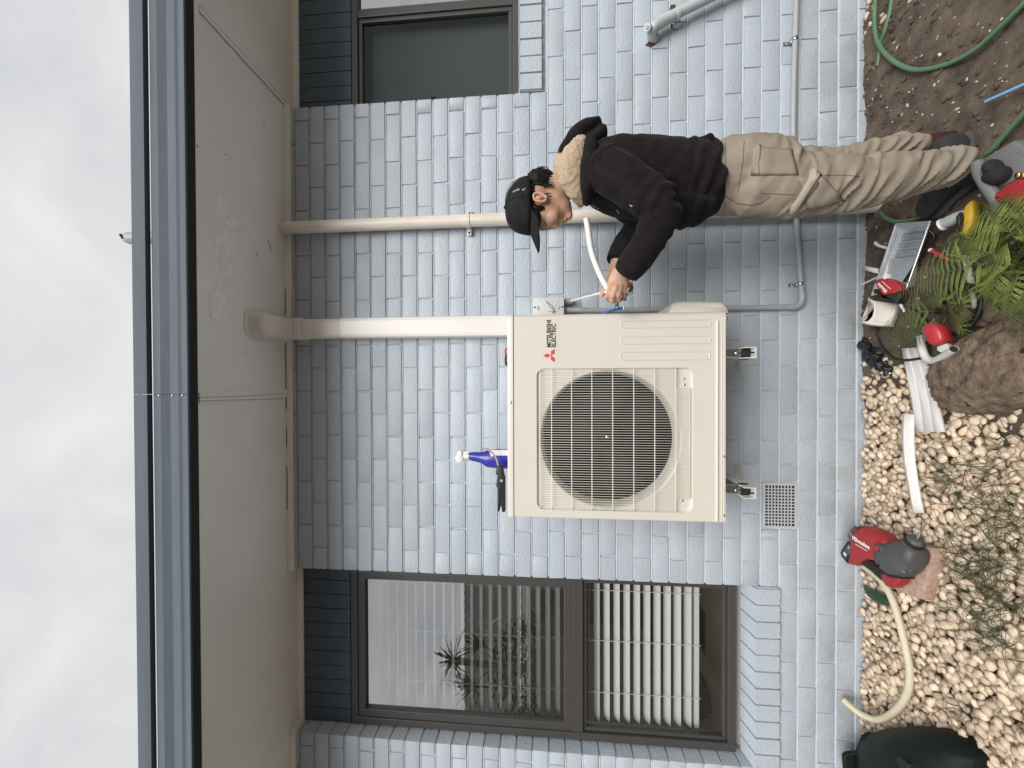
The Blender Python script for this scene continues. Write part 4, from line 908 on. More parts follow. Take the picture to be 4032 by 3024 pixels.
def rock(name, label, c, r, rot, seed, m_, cat='rock', sub=4, amp=0.35, fine=0.06, flat=None, group=None):
    bm = bmesh.new(); bmesh.ops.create_icosphere(bm, subdivisions=sub, radius=1)
    for v in bm.verts:
        p = v.co.copy(); k = 1 + amp * fn(p, 0.9, seed) + amp * 0.4 * fn(p, 2.3, seed + 4) + fine * fn(p, 7, seed + 8) + fine * 0.5 * fn(p, 17, seed + 2)
        v.co = p * k
        if flat: v.co.z = max(min(v.co.z, flat), -flat)
    M_ = Matrix.Translation(c) @ Matrix.Rotation(rot, 4, 'Z') @ Matrix.Diagonal((*r, 1))
    return tag(MB().frombm(bm, M_).build(name, m_, None, 180), label, cat, group)
rock('boulder', 'large pitted brown boulder among the pebbles and fern', Vector((0.05, -0.64, 0.0)), (0.145, 0.285, 0.105), 0.42, 5, 'boulder', 'boulder', 6, 0.16, 0.07)
labs = ['rough brown rock beside the boulder under the black hose', 'squarish brown rock right of the boulder at frame edge', 'brown rock between the white conduit and the fern', 'small brown rock just above the boulder', 'brown rock half under the fern tips', 'flat brown rock at the fern base']
for i, (x, y, r) in enumerate(((3800, 1235, 0.032), (3905, 1225, 0.036), (3985, 1215, 0.034), (3865, 1255, 0.026), (3850, 1195, 0.028), (3955, 1262, 0.028))):
    rock('rock', labs[i], G(x, y, 0.02), (r * 1.1, r, r * 0.8), i * 1.1, i + 20, 'rock_brown', 'rock', 3, 0.3, 0.05, group='brown rocks edging the fern')
# paving slab under the hammer drill
sp = [(3634, 2140), (3700, 2160), (3694, 2215), (3672, 2300), (3655, 2362), (3560, 2330), (3525, 2300), (3560, 2200)]
sb = MB().pillow([G(x, y, 0.035) for x, y in sp], (0, 0, 1), 0.05, 0.006).build('stone_slab', 'slab_pink', None, 40); tag(sb, 'broken pinkish stone slab lying under the hammer drill', 'slab')
tb = MB().prism([P(x, y, -0.012) for x, y in ((3432, 135), (3446, 150), (3450, 190), (3458, 215), (3462, 250), (3448, 262), (3442, 225), (3436, 190), (3430, 160))], (0, 0.011, 0)).build('render_scrap', 'slab_pink'); tag(tb, 'pink strip of bare footing at the wall base by the hose', 'footing')

# ---------------------------------------------------------------- hoses, conduit offcuts and cables on the ground
mat('hose_green', (0.085, 0.175, 0.09), rough=0.45, var=0.12, vs=20); mat('rod_blue', (0.22, 0.42, 0.68), rough=0.4); mat('conduit_white', (0.76, 0.75, 0.71), rough=0.4, var=0.04, vs=30); mat('conduit_beige', (0.60, 0.54, 0.39), rough=0.5, var=0.05, vs=30)
mat('cable_black', (0.012, 0.012, 0.013), rough=0.4)
def gpath(pl, z, n=6): 
    o = []
    for p in pl: o.append(G(p[0], p[1], p[2] if len(p) > 2 else z))
    return spline(o, n)
hs_ = thing('garden_hose', 'green garden hose looped on the soil under the right window', 'hose', G(3600, 250, 0))
MB().tube(gpath([(3455, -260), (3446, -100), (3447, 0), (3444, 96), (3458, 169), (3506, 231), (3579, 270), (3651, 272), (3747, 246), (3844, 193), (3940, 106), (4032, 14), (4120, -90)], 0.018), 0.0088, 12).build('loop', 'hose_green', hs_, 180)
MB().tube(gpath([(3515, -100), (3511, 0), (3502, 58), (3482, 130), (3468, 169, 0.012), (3463, 207, 0.008), (3456, 262, 0.004)], 0.016), 0.0085, 12).build('return', 'hose_green', hs_, 180)
tag(MB().tube(gpath([(4110, 360), (4032, 448), (3965, 521), (3911, 583), (3880, 610)], 0.012), 0.0085, 12).build('garden_hose', 'hose_green', None, 180), 'short green hose length leading to the grey tool case', 'hose')
tag(MB().tube(gpath([(3466, 836, 0.01), (3490, 860), (3530, 873), (3580, 870), (3620, 858), (3660, 838)], 0.014), 0.0085, 12).build('garden_hose', 'hose_green', None, 180), 'green hose curve at the foot of the downpipe', 'hose')
tag(MB().tube([G(3882, 400, 0.02), G(4032, 333, 0.02), G(4110, 298, 0.02)], 0.0055, 10).build('blue_rod', 'rod_blue', None, 60), 'thin light blue plastic tube lying on the soil', 'tube')
def conduit(label, pl, z, r, m_='conduit_white', nm='corrugated_conduit', ribs=0.055, n=8, pitch=0.0065):
    pts = gpath(pl, z, n); t = thing(nm, label, 'conduit', pts[len(pts) // 2])
    MB().tube(pts, r, 14, caps=False, ribs=ribs, pitch=pitch).build('sleeve', m_, t, 180)
    for e in (0, -1):
        d = (pts[1] - pts[0]).normalized() if e == 0 else (pts[-2] - pts[-1]).normalized()
        MB().tube([pts[e] + d * 0.003, pts[e] + d * 0.004], r * 0.86, 12).build('bore', 'dark_void', t)
        MB().loft([(pts[e] + d * 0.004, *[v * r for v in frame(d)]), (pts[e] - d * 0.0005, *[v * r for v in frame(d)])], 14, cap=False).build('rim', m_, t)
    return t
conduit('white corrugated conduit bent beside the red box and boulder', [(3624, 1325, 0.055), (3632, 1375, 0.06), (3648, 1410, 0.06), (3678, 1420, 0.065), (3716, 1403, 0.085), (3757, 1374, 0.11)], 0.06, 0.0125)
conduit('straight white corrugated conduit offcut below the fern', [(3800, 1010), (3820, 1093), (3832, 1150), (3842, 1212)], 0.055, 0.0095)
conduit('beige corrugated conduit snaking from the hammer drill to the wall', [(3400, 2228, 0.035), (3468, 2284, 0.035), (3508, 2349, 0.032), (3538, 2438, 0.03), (3565, 2548, 0.03), (3582, 2647, 0.03), (3570, 2736, 0.03), (3520, 2804, 0.034), (3458, 2834, 0.045), (3399, 2816, 0.066), (3352, 2783, 0.088), (3324, 2757, 0.10)], 0.03, 0.0135, 'conduit_beige', 'corrugated_conduit', 0.05)
tag(MB().tube(gpath([(3440, 1280, 0.05), (3448, 1305), (3470, 1359), (3512, 1405), (3559, 1418), (3630, 1409), (3650, 1390)], 0.042), 0.0055, 10).build('black_cable', 'cable_black', None, 180), 'thin black cable crossing the white trunking', 'cable')
tag(MB().tube(gpath([(3735, 1318, 0.06), (3775, 1308), (3812, 1287), (3845, 1250), (3862, 1200), (3858, 1155), (3833, 1131), (3782, 1122), (3745, 1143), (3720, 1170, 0.04), (3690, 1230, 0.03)], 0.075), 0.0095, 12).build('black_hose', 'cable_black', None, 180), 'thick black hose curving round the fern stems', 'hose')
tag(MB().tube(gpath([(3575, 1210), (3610, 1225), (3640, 1255), (3652, 1280)], 0.045), 0.006, 10).build('black_cable', 'cable_black', None, 180), 'short black cable under the fern beside the red box', 'cable')
tag(MB().tube(gpath([(3655, 905, 0.04), (3680, 935), (3640, 985), (3600, 1050), (3560, 1110)], 0.025), 0.006, 10).build('black_cable', 'cable_black', None, 180), 'black cable running behind the silver tray', 'cable')
# white trunking lids
mat('trunk_white', (0.74, 0.71, 0.69), rough=0.45, var=0.08, vs=25, stretch=(1, 4, 1))
def strip(name, label, left, right, z, bow=0.0, lips=True, th=0.004, cat='trunking'):
    t = thing(name, label, cat, G(left[0][0], left[0][1], z))
    n = len(left); sec = [(0.0, -0.5), (0.06, 0.0), (0.2, 0.35), (0.5, 1.0), (0.8, 0.35), (0.94, 0.0), (1.0, -0.5)] if bow else [(0.0, -1.6), (0.015, 0.0), (0.3, 0.0), (0.32, -0.25), (0.34, 0.0), (0.66, 0.0), (0.68, -0.25), (0.70, 0.0), (0.985, 0.0), (1.0, -1.6)]
    k = len(sec); vs_ = []
    for (a, b) in zip(left, right):
        pa, pb = G(a[0], a[1], z), G(b[0], b[1], z)
        for s_, h in sec: vs_.append(pa.lerp(pb, s_) + Vector((0, 0, h * (bow or 0.006))))
    q = MB().add(vs_, [(i * k + j, i * k + j + 1, (i + 1) * k + j + 1, (i + 1) * k + j) for i in range(n - 1) for j in range(k - 1)])
    o = q.build('lid', 'trunk_white', t, 35); md = o.modifiers.new('s', 'SOLIDIFY'); md.thickness = 0.0018
    return t
strip('trunking_lid', 'wide flat white trunking lid between the pebbles and boulder', [(3548, 1372), (3570, 1480), (3592, 1590), (3605, 1700)], [(3640, 1366), (3664, 1480), (3690, 1590), (3714, 1701)], 0.042)
strip('trunking_lid', 'narrow curved white trunking lid on the open pebbles', [(3553, 1628), (3547, 1690), (3547, 1745), (3553, 1820), (3567, 1889), (3580, 1960), (3590, 2019)], [(3598, 1632), (3595, 1690), (3595, 1745), (3600, 1820), (3610, 1889), (3622, 1960), (3634, 2019)], 0.044, bow=0.012)
strip('trunking_lid', 'short white trunking offcut leaning beside the silver tray', [(3398, 1046), (3460, 1058)], [(3405, 1066), (3462, 1080)], 0.03, bow=0.006)
tag(MB().obox((G(3394, 1121, 0.03) + G(3460, 1090, 0.035)) / 2, (G(3460, 1090, 0.035) - G(3394, 1121, 0.03)) / 2, Vector((0.002, 0.0045, 0)), Vector((0, 0, 0.004))).build('plastic_strip', 'white_pvc'), 'thin straight white plastic strip by the wall', 'strip')
tag(MB().tube(gpath([(3446, 955), (3458, 966), (3478, 973), (3498, 977)], 0.02), 0.006, 8).build('plastic_strip', 'white_pvc', None, 180), 'short bent white plastic strip on the soil behind the tray', 'strip')
tag(MB().tube([G(3545, 1198, 0.07), G(3561, 1228, 0.06)], 0.0048, 10).build('plastic_tube', 'white_pvc', None, 60), 'short white tube beside the cream plastic cover', 'tube')

# ---------------------------------------------------------------- silver roller tray
mat('tray_metal', (0.72, 0.74, 0.76), rough=0.33, metal=0.75, var=0.12, vs=25)
TP0 = G(3560, 1000, 0.05); TN = Vector((0.10, 0.05, 1)).normalized()
tr_ = thing('roller_tray', 'ribbed silver roller tray resting on the soil', 'tray', TP0)
cs = [PL(x, y, TP0, TN) for x, y in ((3528, 884), (3662, 872), (3570, 1135), (3432, 1165))]   # far left, far right, near right, near left
def tp(u, v, h): return cs[0].lerp(cs[1], u).lerp(cs[3].lerp(cs[2], u), v) + TN * h
nu, nv_ = 14, 96; vs_ = []
for j in range(nv_ + 1):
    v = j / nv_
    for i in range(nu + 1):
        u = i / nu; e = min(u, 1 - u) / 0.13; e2 = min(v / 0.06, (1 - v) / 0.06); k_ = max(0.0, min(1.0, min(e, e2)))
        if i in (0, nu) or j in (0, nv_): h = 0.0
        else:
            dep = 0.022 if v < 0.55 else 0.022 + (v - 0.55) * 0.06
            rb_ = 0.0085 * math.sin((v - 0.10) / 0.38 * 2 * math.pi * 8) if 0.10 < v < 0.48 and 0.16 < u < 0.84 else 0
            h = -dep * min(1, k_ * 1.0) + rb_
        vs_.append(tp(u, v, h))
q = MB().add(vs_, [(j * (nu + 1) + i, j * (nu + 1) + i + 1, (j + 1) * (nu + 1) + i + 1, (j + 1) * (nu + 1) + i) for j in range(nv_) for i in range(nu)])
o = q.build('pan', 'tray_metal', tr_, 45); o.modifiers.new('s', 'SOLIDIFY').thickness = 0.0015
MB().tube([cs[0], cs[1], cs[2], cs[3], cs[0]], 0.004, 8).build('rolled_rim', 'tray_metal', tr_, 60)

# ---------------------------------------------------------------- cream plastic cover (duct end)
cvp = G(3460, 1230, 0.06); cvn = Vector((0.15, -0.45, 0.88)).normalized()
cv = thing('plastic_cover', 'cream plastic duct end cover lying by the silver tray', 'cover', cvp)
cpts = [(3424, 1176), (3453, 1187), (3500, 1193), (3543, 1199), (3528, 1245), (3513, 1286), (3470, 1286), (3430, 1282), (3390, 1272), (3392, 1264), (3424, 1261), (3436, 1248), (3442, 1226), (3440, 1206), (3422, 1188)]
MB().pillow([PL(x, y, cvp, cvn) for x, y in cpts], cvn, 0.035, 0.008).build('shell', 'ac_paint', cv, 45)
ip = [(3462, 1200), (3530, 1206), (3508, 1272), (3452, 1270), (3462, 1240)]
MB().pillow([PL(x, y, cvp, cvn) + cvn * 0.019 for x, y in ip], cvn, 0.006, 0.002).build('face', 'ac_paint', cv, 45)
# ---------------------------------------------------------------- red and black power tools
mat('tool_body_red', (0.33, 0.022, 0.027), rough=0.42, var=0.12, vs=30, speck=((0.10, 0.05, 0.045), 45, 0.68)); mat('gear_grey', (0.075, 0.075, 0.078), rough=0.5, var=0.25, vs=25, bump=0.25, bs=90, speck=((0.22, 0.21, 0.20), 38, 0.67)); mat('print_white', (0.75, 0.74, 0.72), rough=0.5)
HP0 = G(3620, 2150, 0.115); _ha = P(3345, 2170, -0.085); HN = Vector((1, 0.12, 0)).cross(HP0 - _ha).normalized(); HN = HN if HN.dot(CAM - HP0) > 0 else -HN
hd_ = thing('hammer_drill', 'red and grey cordless hammer drill resting on the stone slab', 'drill', HP0)
def hp_(pl, h=0.0): return [PL(x, y, HP0, HN) + HN * h for x, y in pl]
R5 = lambda pl: [(3200 + x / 2.0733, 1600 + y / 2.0733) for x, y in pl]
MB().pillow(hp_(R5([(380, 1020), (400, 985), (480, 978), (560, 1015), (640, 1080), (680, 1130), (640, 1240), (590, 1275), (500, 1250), (440, 1275), (395, 1300), (345, 1290), (355, 1200), (362, 1100)])), HN, 0.075, 0.018).build('motor_housing', 'tool_body_red', hd_, 60)
MB().pillow(hp_(R5([(370, 1040), (392, 995), (430, 975), (490, 985), (440, 1000), (400, 1040), (378, 1090), (362, 1100)])), HN, 0.078, 0.016).build('end_cap', 'gear_grey', hd_, 60)
MB().pillow(hp_(R5([(565, 1190), (590, 1140), (640, 1112), (720, 1105), (800, 1120), (860, 1160), (884, 1215), (870, 1285), (825, 1350), (770, 1392), (690, 1380), (620, 1330), (578, 1280)])), HN, 0.088, 0.022).build('gear_case', 'gear_grey', hd_, 60)
q = MB(); ax_ = [PL(x, y, HP0, HN) for x, y in R5([(770, 1180), (815, 1130), (845, 1090), (852, 1080)])]
MB().tube([ax_[0], ax_[1], ax_[2], ax_[3]], [0.036, 0.030, 0.0265, 0.019], 18).build('nose', 'gear_grey', hd_, 50)
MB().tube([PL(x, y, HP0, HN) for x, y in R5([(822, 1118), (838, 1098)])], 0.0305, 18).build('chuck_ring', 'black_rubber', hd_, 50)
MB().tube([PL(x, y, HP0, HN) for x, y in R5([(852, 1080), (875, 1040)])], 0.0062, 10).build('chuck_pin', 'steel', hd_, 50)
MB().tube([PL(x, y, HP0, HN) for x, y in R5([(870, 1045), (928, 955)])], 0.003, 8, ribs=0.25, pitch=0.012).build('drill_bit', 'steel', hd_, 50)
MB().pillow(hp_(R5([(430, 1252), (470, 1240), (525, 1275), (585, 1335), (632, 1395), (618, 1440), (585, 1422), (515, 1358), (448, 1308), (424, 1285)])), HN, 0.036, 0.009).build('handle_grip', 'black_rubber', hd_, 60)
MB().pillow(hp_(R5([(592, 1358), (640, 1362), (700, 1380), (762, 1404), (742, 1450), (690, 1482), (640, 1472), (605, 1420)])), HN, 0.046, 0.010).build('handle_base', 'tool_body_red', hd_, 60)
MB().pillow(hp_(R5([(560, 1300), (620, 1328), (690, 1375), (770, 1390), (762, 1410), (690, 1400), (620, 1356)])), HN, 0.06, 0.003).build('rubber_band', 'black_rubber', hd_, 60)
MB().pillow(hp_(R5([(285, 1195), (300, 1165), (345, 1100), (370, 1098), (418, 1140), (410, 1165), (345, 1285), (330, 1270), (295, 1225)])), HN, 0.070, 0.008).build('battery', 'black_rubber', hd_, 45)
MB().loft([(PL(*R5([(640, 1165)])[0], HP0, HN) + HN * d, *[v * r for v in frame(HN)]) for d, r in ((0.043, 0.020), (0.049, 0.019), (0.0505, 0.014), (0.046, 0.012))], 18).build('mode_dial', 'gear_grey', hd_, 40)
MB().loft([(PL(*R5([(642, 1165)])[0], HP0, HN) + HN * d, frame(HN)[0] * 0.006, frame(HN)[1] * 0.013) for d in (0.046, 0.0515)], 12).build('dial_pointer', 'tool_body_red', hd_)
MB().pillow(hp_(R5([(602, 1285), (646, 1300), (643, 1315), (604, 1298)]), 0.044), HN, 0.003, 0.0006).build('vent_slot', 'dark_void', hd_)
a, b = hp_(R5([(400, 1088), (545, 1172)]), 0.0385); xd = (b - a).normalized(); yd = HN.cross(xd)
put_text('lettering', 'Milwaukee', 0.026, a, xd, yd, 'print_white', hd_, width=(b - a).length, ext=0.0004, bold=0.0006)
a, b = hp_(R5([(425, 1122), (525, 1180)]), 0.0383); MB().obox((a + b) / 2 - yd * 0.002, (b - a) / 2, yd * 0.0012, HN * 0.0004).build('underline', 'print_white', hd_)
a, b = hp_(R5([(372, 1150), (325, 1220)]), 0.0355); xd = (b - a).normalized(); put_text('lettering', '5.0', 0.013, a + (HN.cross(xd)) * -0.006, xd, HN.cross(xd), 'print_white', hd_, ext=0.0004); 
a2 = hp_(R5([(345, 1190)]), 0.0355)[0]; MB().obox(a2 + xd * 0.018, xd * 0.006, HN.cross(xd) * 0.008, HN * 0.0004).build('battery_mark', 'print_white', hd_)
MB().obox(hp_(R5([(350, 1185)]), 0.0352)[0], xd * 0.036, HN.cross(xd) * 0.0135, HN * 0.0003).build('battery_plate', 'gear_grey', hd_)
# compact driver on the tray
DP0 = G(3510, 1135, 0.085); DN = Vector((0.1, -0.35, 0.93)).normalized()
dr_ = thing('impact_driver', 'red and black cordless driver lying across the silver tray', 'drill', DP0)
dpl = lambda pl, h=0.0: [PL(x, y, DP0, DN) + DN * h for x, y in pl]
MB().pillow(dpl([(3457, 1109), (3475, 1102), (3493, 1097), (3520, 1100), (3545, 1112), (3562, 1128), (3569, 1146), (3530, 1160), (3493, 1167), (3472, 1140)]), DN, 0.05, 0.005).build('body', 'tool_body_red', dr_, 60)
MB().pillow(dpl([(3451, 1142), (3470, 1140), (3494, 1168), (3530, 1160), (3566, 1148), (3560, 1175), (3548, 1195), (3525, 1194), (3502, 1182), (3480, 1165), (3455, 1158)]), DN, 0.046, 0.005).build('grip', 'black_rubber', dr_, 60)
MB().pillow(dpl([(3492, 1093), (3506, 1090), (3510, 1100), (3498, 1104)], 0.024), DN, 0.004, 0.001).build('rating_label', 'print_white', dr_)
a, b = dpl([(3512, 1150), (3478, 1117)], 0.0256); xd = (b - a).normalized(); put_text('lettering', 'Milwaukee', 0.015, a, xd, DN.cross(xd), 'print_white', dr_, width=(b - a).length, ext=0.0004, bold=0.0005)
a, b = dpl([(3524, 1142), (3490, 1112)], 0.0256); MB().obox((a + b) / 2, (b - a) / 2, DN.cross(xd) * 0.001, DN * 0.0004).build('underline', 'print_white', dr_)
# red box with clear end
mat('box_red', (0.42, 0.03, 0.04), rough=0.35, var=0.06, vs=20); mat('clear_plastic', (0.55, 0.56, 0.55), rough=0.15, var=0.1, vs=30, spec=0.8)
BP0 = G(3700, 1310, 0.10); BN = Vector((0.0, -0.35, 0.94)).normalized()
rb_ = thing('red_box', 'small rounded red plastic box in front of the fern', 'box', BP0)
bpl = lambda pl, h=0.0: [PL(x, y, BP0, BN) + BN * h for x, y in pl]
MB().pillow(bpl([(3646, 1292), (3656, 1282), (3690, 1271), (3716, 1281), (3730, 1306), (3741, 1338), (3722, 1352), (3694, 1363), (3672, 1350), (3655, 1330)]), BN, 0.065, 0.012).build('case', 'box_red', rb_, 60)
MB().pillow(bpl([(3692, 1364), (3728, 1352), (3742, 1366), (3736, 1378), (3704, 1388), (3690, 1378)], -0.01), BN, 0.03, 0.004).build('clear_end', 'clear_plastic', rb_, 40)
MB().pillow(bpl([(3652, 1296), (3660, 1292), (3676, 1336), (3668, 1342)], 0.0335), BN, 0.002, 0.0006).build('grey_band', 'gear_grey', rb_)
MB().tube(bpl([(3668, 1272), (3682, 1254)], 0), 0.004, 8).build('brass_tip', mat('brass', (0.55, 0.38, 0.14), rough=0.3, metal=1.0, var=0.1), rb_)
# yellow level tool with grey nozzle and red pen
mat('tool_yellow', (0.62, 0.38, 0.03), rough=0.45, var=0.12, vs=30)
YP0 = G(3810, 870, 0.06); YN = Vector((0, -0.3, 0.95)).normalized(); ypl = lambda pl, h=0.0: [PL(x, y, YP0, YN) + YN * h for x, y in pl]
yt = thing('yellow_tool', 'yellow plastic power tool half hidden under the fern', 'tool', YP0)
MB().pillow(ypl([(3838, 790), (3848, 797), (3850, 830), (3846, 880), (3826, 918), (3804, 940), (3794, 932), (3803, 900), (3806, 865), (3804, 832), (3814, 812)]), YN, 0.04, 0.008).build('body', 'tool_yellow', yt, 60)
MB().tube(ypl([(3712, 884), (3735, 872), (3770, 856), (3808, 842)], 0.0), [0.018, 0.020, 0.020, 0.018], 16).build('nozzle', 'conduit_grey', yt, 60)
MB().tube(ypl([(3705, 887), (3715, 882)], 0.0), 0.0215, 16).build('nozzle_lip', 'white_pvc', yt, 60)
MB().pillow(ypl([(3790, 858), (3806, 838), (3812, 862), (3806, 900), (3796, 905)], 0.02), YN, 0.03, 0.005).build('grip', 'black_rubber', yt, 60)
q = MB(); c = ypl([(3790, 945)], 0.03)[0]; e1, e2 = frame(YN); MB().tube([c + (e1 * math.cos(t) + e2 * math.sin(t) * 1.3) * 0.016 for t in [2 * math.pi * i / 16 for i in range(17)]], 0.005, 8).build('dark_ring', mat('olive_dark', (0.05, 0.06, 0.02), rough=0.5), yt, 180)
pn = thing('red_marker', 'small red pen shaped tool beside the fern tips', 'tool', G(3690, 1000, 0.03))
MB().tube([G(3659, 982, 0.03), G(3725, 1018, 0.03)], 0.0068, 10).build('barrel', 'box_red', pn, 60); MB().tube([G(3662, 984, 0.0315), G(3668, 987, 0.0315)], 0.0073, 10).build('clip_band', 'print_white', pn); MB().tube([G(3725, 1018, 0.03), G(3733, 1022, 0.03)], 0.003, 8).build('tip', 'white_pvc', pn)
# grey tool case with black gloves on it, red lid corner
mat('case_grey', (0.15, 0.155, 0.15), rough=0.55, var=0.10, vs=14, bump=0.15, bs=60, speck=((0.25, 0.24, 0.22), 60, 0.72)); mat('glove_black', (0.012, 0.012, 0.012), rough=0.85)
zC = 0.13
cs_ = thing('tool_case', 'grey plastic tool case with red corner at the frame edge', 'tool case', G(3960, 680, 0))
top = [(3846, 645), (3850, 632), (3900, 604), (3985, 553), (4000, 556), (4090, 615), (4140, 690), (4030, 740), (3945, 770), (3932, 766)]
MB().pillow([G(x, y, zC) - Vector((0, 0, 0.05)) for x, y in top], (0, 0, 1), 0.10, 0.010).build('shell', 'case_grey', cs_, 45)
MB().pillow([G(x, y, zC + 0.001) for x, y in ((3880, 640), (3975, 580), (4050, 640), (4030, 690), (3935, 745))], (0, 0, 1), 0.006, 0.002).build('lid_panel', 'case_grey', cs_, 45)
MB().pillow([G(x, y, zC - 0.02) for x, y in ((3948, 776), (3965, 765), (4060, 706), (4140, 700), (4160, 800), (4060, 815))], (0, 0, 1), 0.09, 0.008).build('corner_block', 'tool_body_red', cs_, 45)
for x, y in ((4008, 690), (4028, 690)): MB().ell(G(x, y, zC + 0.004), Vector((0.011, 0, 0)), Vector((0, 0.008, 0)), Vector((0, 0, 0.005)), 10, 6).build('brass_stud', 'brass', cs_, 180)
gl = thing('work_gloves', 'pair of black rubber grips lying on the grey tool case', 'gloves', G(3918, 670, zC))
q = MB(); g1, g2 = G(3893, 672, zC + 0.025), G(3930, 640, zC + 0.025); q.tube(spline([g1, g1.lerp(g2, 0.5), g2], 5), [0.016, 0.022, 0.024, 0.025, 0.026, 0.026, 0.025, 0.024, 0.021, 0.017, 0.010], 14).build('upper_grip', 'glove_black', gl, 180)
g1, g2 = G(3885, 690, zC + 0.022), G(3965, 690, zC + 0.022); q = MB(); q.tube(spline([g1, g1.lerp(g2, 0.5), g2], 5), [0.012, 0.018, 0.022, 0.024, 0.025, 0.026, 0.026, 0.025, 0.022, 0.018, 0.010], 14).build('lower_grip', 'glove_black', gl, 180)
MB().tube(spline([G(3850, 640, 0.145), G(3856, 680, 0.15), G(3885, 730, 0.15), G(3925, 790, 0.14), (G(3950, 850, 0.10))], 6), 0.016, 10).build('strap', 'case_grey', cs_, 180)
# black plastic wrap, weed, green leaf
q = MB(); rnd = random.Random(5)
for x, y, r in ((3400, 1356, 0.018), (3415, 1370, 0.026), (3432, 1392, 0.026), (3448, 1410, 0.024), (3462, 1428, 0.020), (3478, 1446, 0.022), (3494, 1462, 0.016), (3408, 1390, 0.018), (3430, 1412, 0.02)):
    blob(q, G(x, y, 0.022), r * 1.3, r, r * 0.9, Matrix.Rotation(rnd.uniform(0, 6), 4, 'Z'), int(x), 3, 0.9)
mat('plastic_black', (0.006, 0.006, 0.007), rough=0.22, var=0.3, vs=60, bump=0.8, bs=90, bd=0.006)
tag(q.build('plastic_wrap', 'plastic_black', None, 40), 'crumpled black plastic wrap on the pebbles by the wall', 'plastic')
mat('leaf_green', (0.045, 0.12, 0.02), rough=0.5, var=0.2, vs=30); mat('leaf_dark', (0.02, 0.055, 0.03), rough=0.5, var=0.2, vs=30)
wd_ = thing('weed', 'small bright green weed growing between pebbles by the wall', 'weed', G(3445, 1480, 0))
for i in range(26):
    c = G(3445 + random.uniform(-18, 18), 1480 + random.uniform(-22, 22), 0.025 + random.uniform(0, 0.02)); t = random.uniform(0, 6.3); d = Vector((math.cos(t), math.sin(t), random.uniform(-0.2, 0.6))).normalized() * random.uniform(0.006, 0.012); s_ = Vector((-d.y, d.x, 0)) * 0.35
    MB().add([c, c + d * 0.5 + s_, c + d, c + d * 0.5 - s_], [(0, 1, 2, 3)]).build('leaf', 'leaf_green', wd_)
lf = thing('fallen_leaf', 'large dark green leaf beside the beige conduit', 'leaf', G(3450, 2350, 0.02))
q = MB(); lp_ = [(3398, 2312), (3412, 2310), (3440, 2320), (3480, 2340), (3508, 2362), (3503, 2388), (3470, 2380), (3440, 2362), (3415, 2345)]
q.prism([G(x, y, 0.028 + 0.008 * math.sin(i * 1.3)) for i, (x, y) in enumerate(lp_)], (0, 0, 0.0012)).build('blade', 'leaf_dark', lf); MB().tube([G(3398, 2312, 0.03), G(3506, 2375, 0.034)], 0.0013, 5).build('midrib', 'leaf_green', lf)
mat('twig', (0.20, 0.13, 0.08), rough=0.9)
for pl, lb in (([(3392, 2655), (3440, 2610), (3490, 2585), (3520, 2530)], 'thin brown twig by the curved beige conduit'), ([(3700, 2780), (3740, 2830), (3750, 2860)], 'thin brown twig near the dark green tub'), ([(3790, 1625), (3850, 1610), (3885, 1600)], 'dark twig against the lower edge of the boulder')):
    tag(MB().tube(gpath(pl, 0.034), 0.0016, 5).build('twig', 'twig'), lb, 'twig')
tag(MB().pillow([G(x, y, 0.05) for x, y in ((3630, 792), (3640, 788), (3650, 808), (3640, 813))], (0, 0, 1), 0.004, 0.001).build('paper_scrap', 'white_pvc'), 'small white paper scrap beside the toe of the shoe', 'paper')
# dark green plastic tub, lower left
mat('tub_green', (0.005, 0.011, 0.008), spec=0.2, rough=0.6, var=0.25, vs=12, bump=0.1, bs=30, speck=((0.07, 0.075, 0.06), 30, 0.72))
tubp = G(3700, 2990, 0)
tb_ = thing('garden_tub', 'dark green plastic garden tub lying at the pebble edge', 'tub', tubp)
q = MB(); rg = []
sec_ = [((3395, 2960), (3410, 3200), 0.05), ((3425, 2886), (3440, 3200), 0.09), ((3520, 2866), (3520, 3220), 0.14), ((3620, 2856), (3620, 3240), 0.165), ((3720, 2866), (3720, 3250), 0.16), ((3810, 2905), (3810, 3230), 0.12), ((3880, 2970), (3880, 3180), 0.06)]
for (a, b, h) in sec_:
    pa, pb = G(*a, 0.02), G(*b, 0.02); c = (pa + pb) / 2; rg.append((c + Vector((0, 0, -0.01)), (pb - pa) / 2, Vector((0, 0, h))))
q.loft(rg, 28).build('shell', 'tub_green', tb_, 60)
fl = [(3319, 2975), (3330, 2963), (3375, 2958), (3388, 2930), (3398, 2898), (3430, 2884), (3440, 2900), (3420, 2960), (3400, 3060), (3325, 3060)]
MB().pillow([P(x, y, -0.10) for x, y in fl], (0, 1, 0.2), 0.02, 0.006).build('rim_flap', 'tub_green', tb_, 60)
MB().pillow([G(x, y, 0.155) for x, y in ((3540, 2992), (3560, 2978), (3590, 3010), (3600, 3040), (3560, 3030))], (0, 0.2, 1), 0.03, 0.004).build('hand_hole', 'dark_void', tb_)

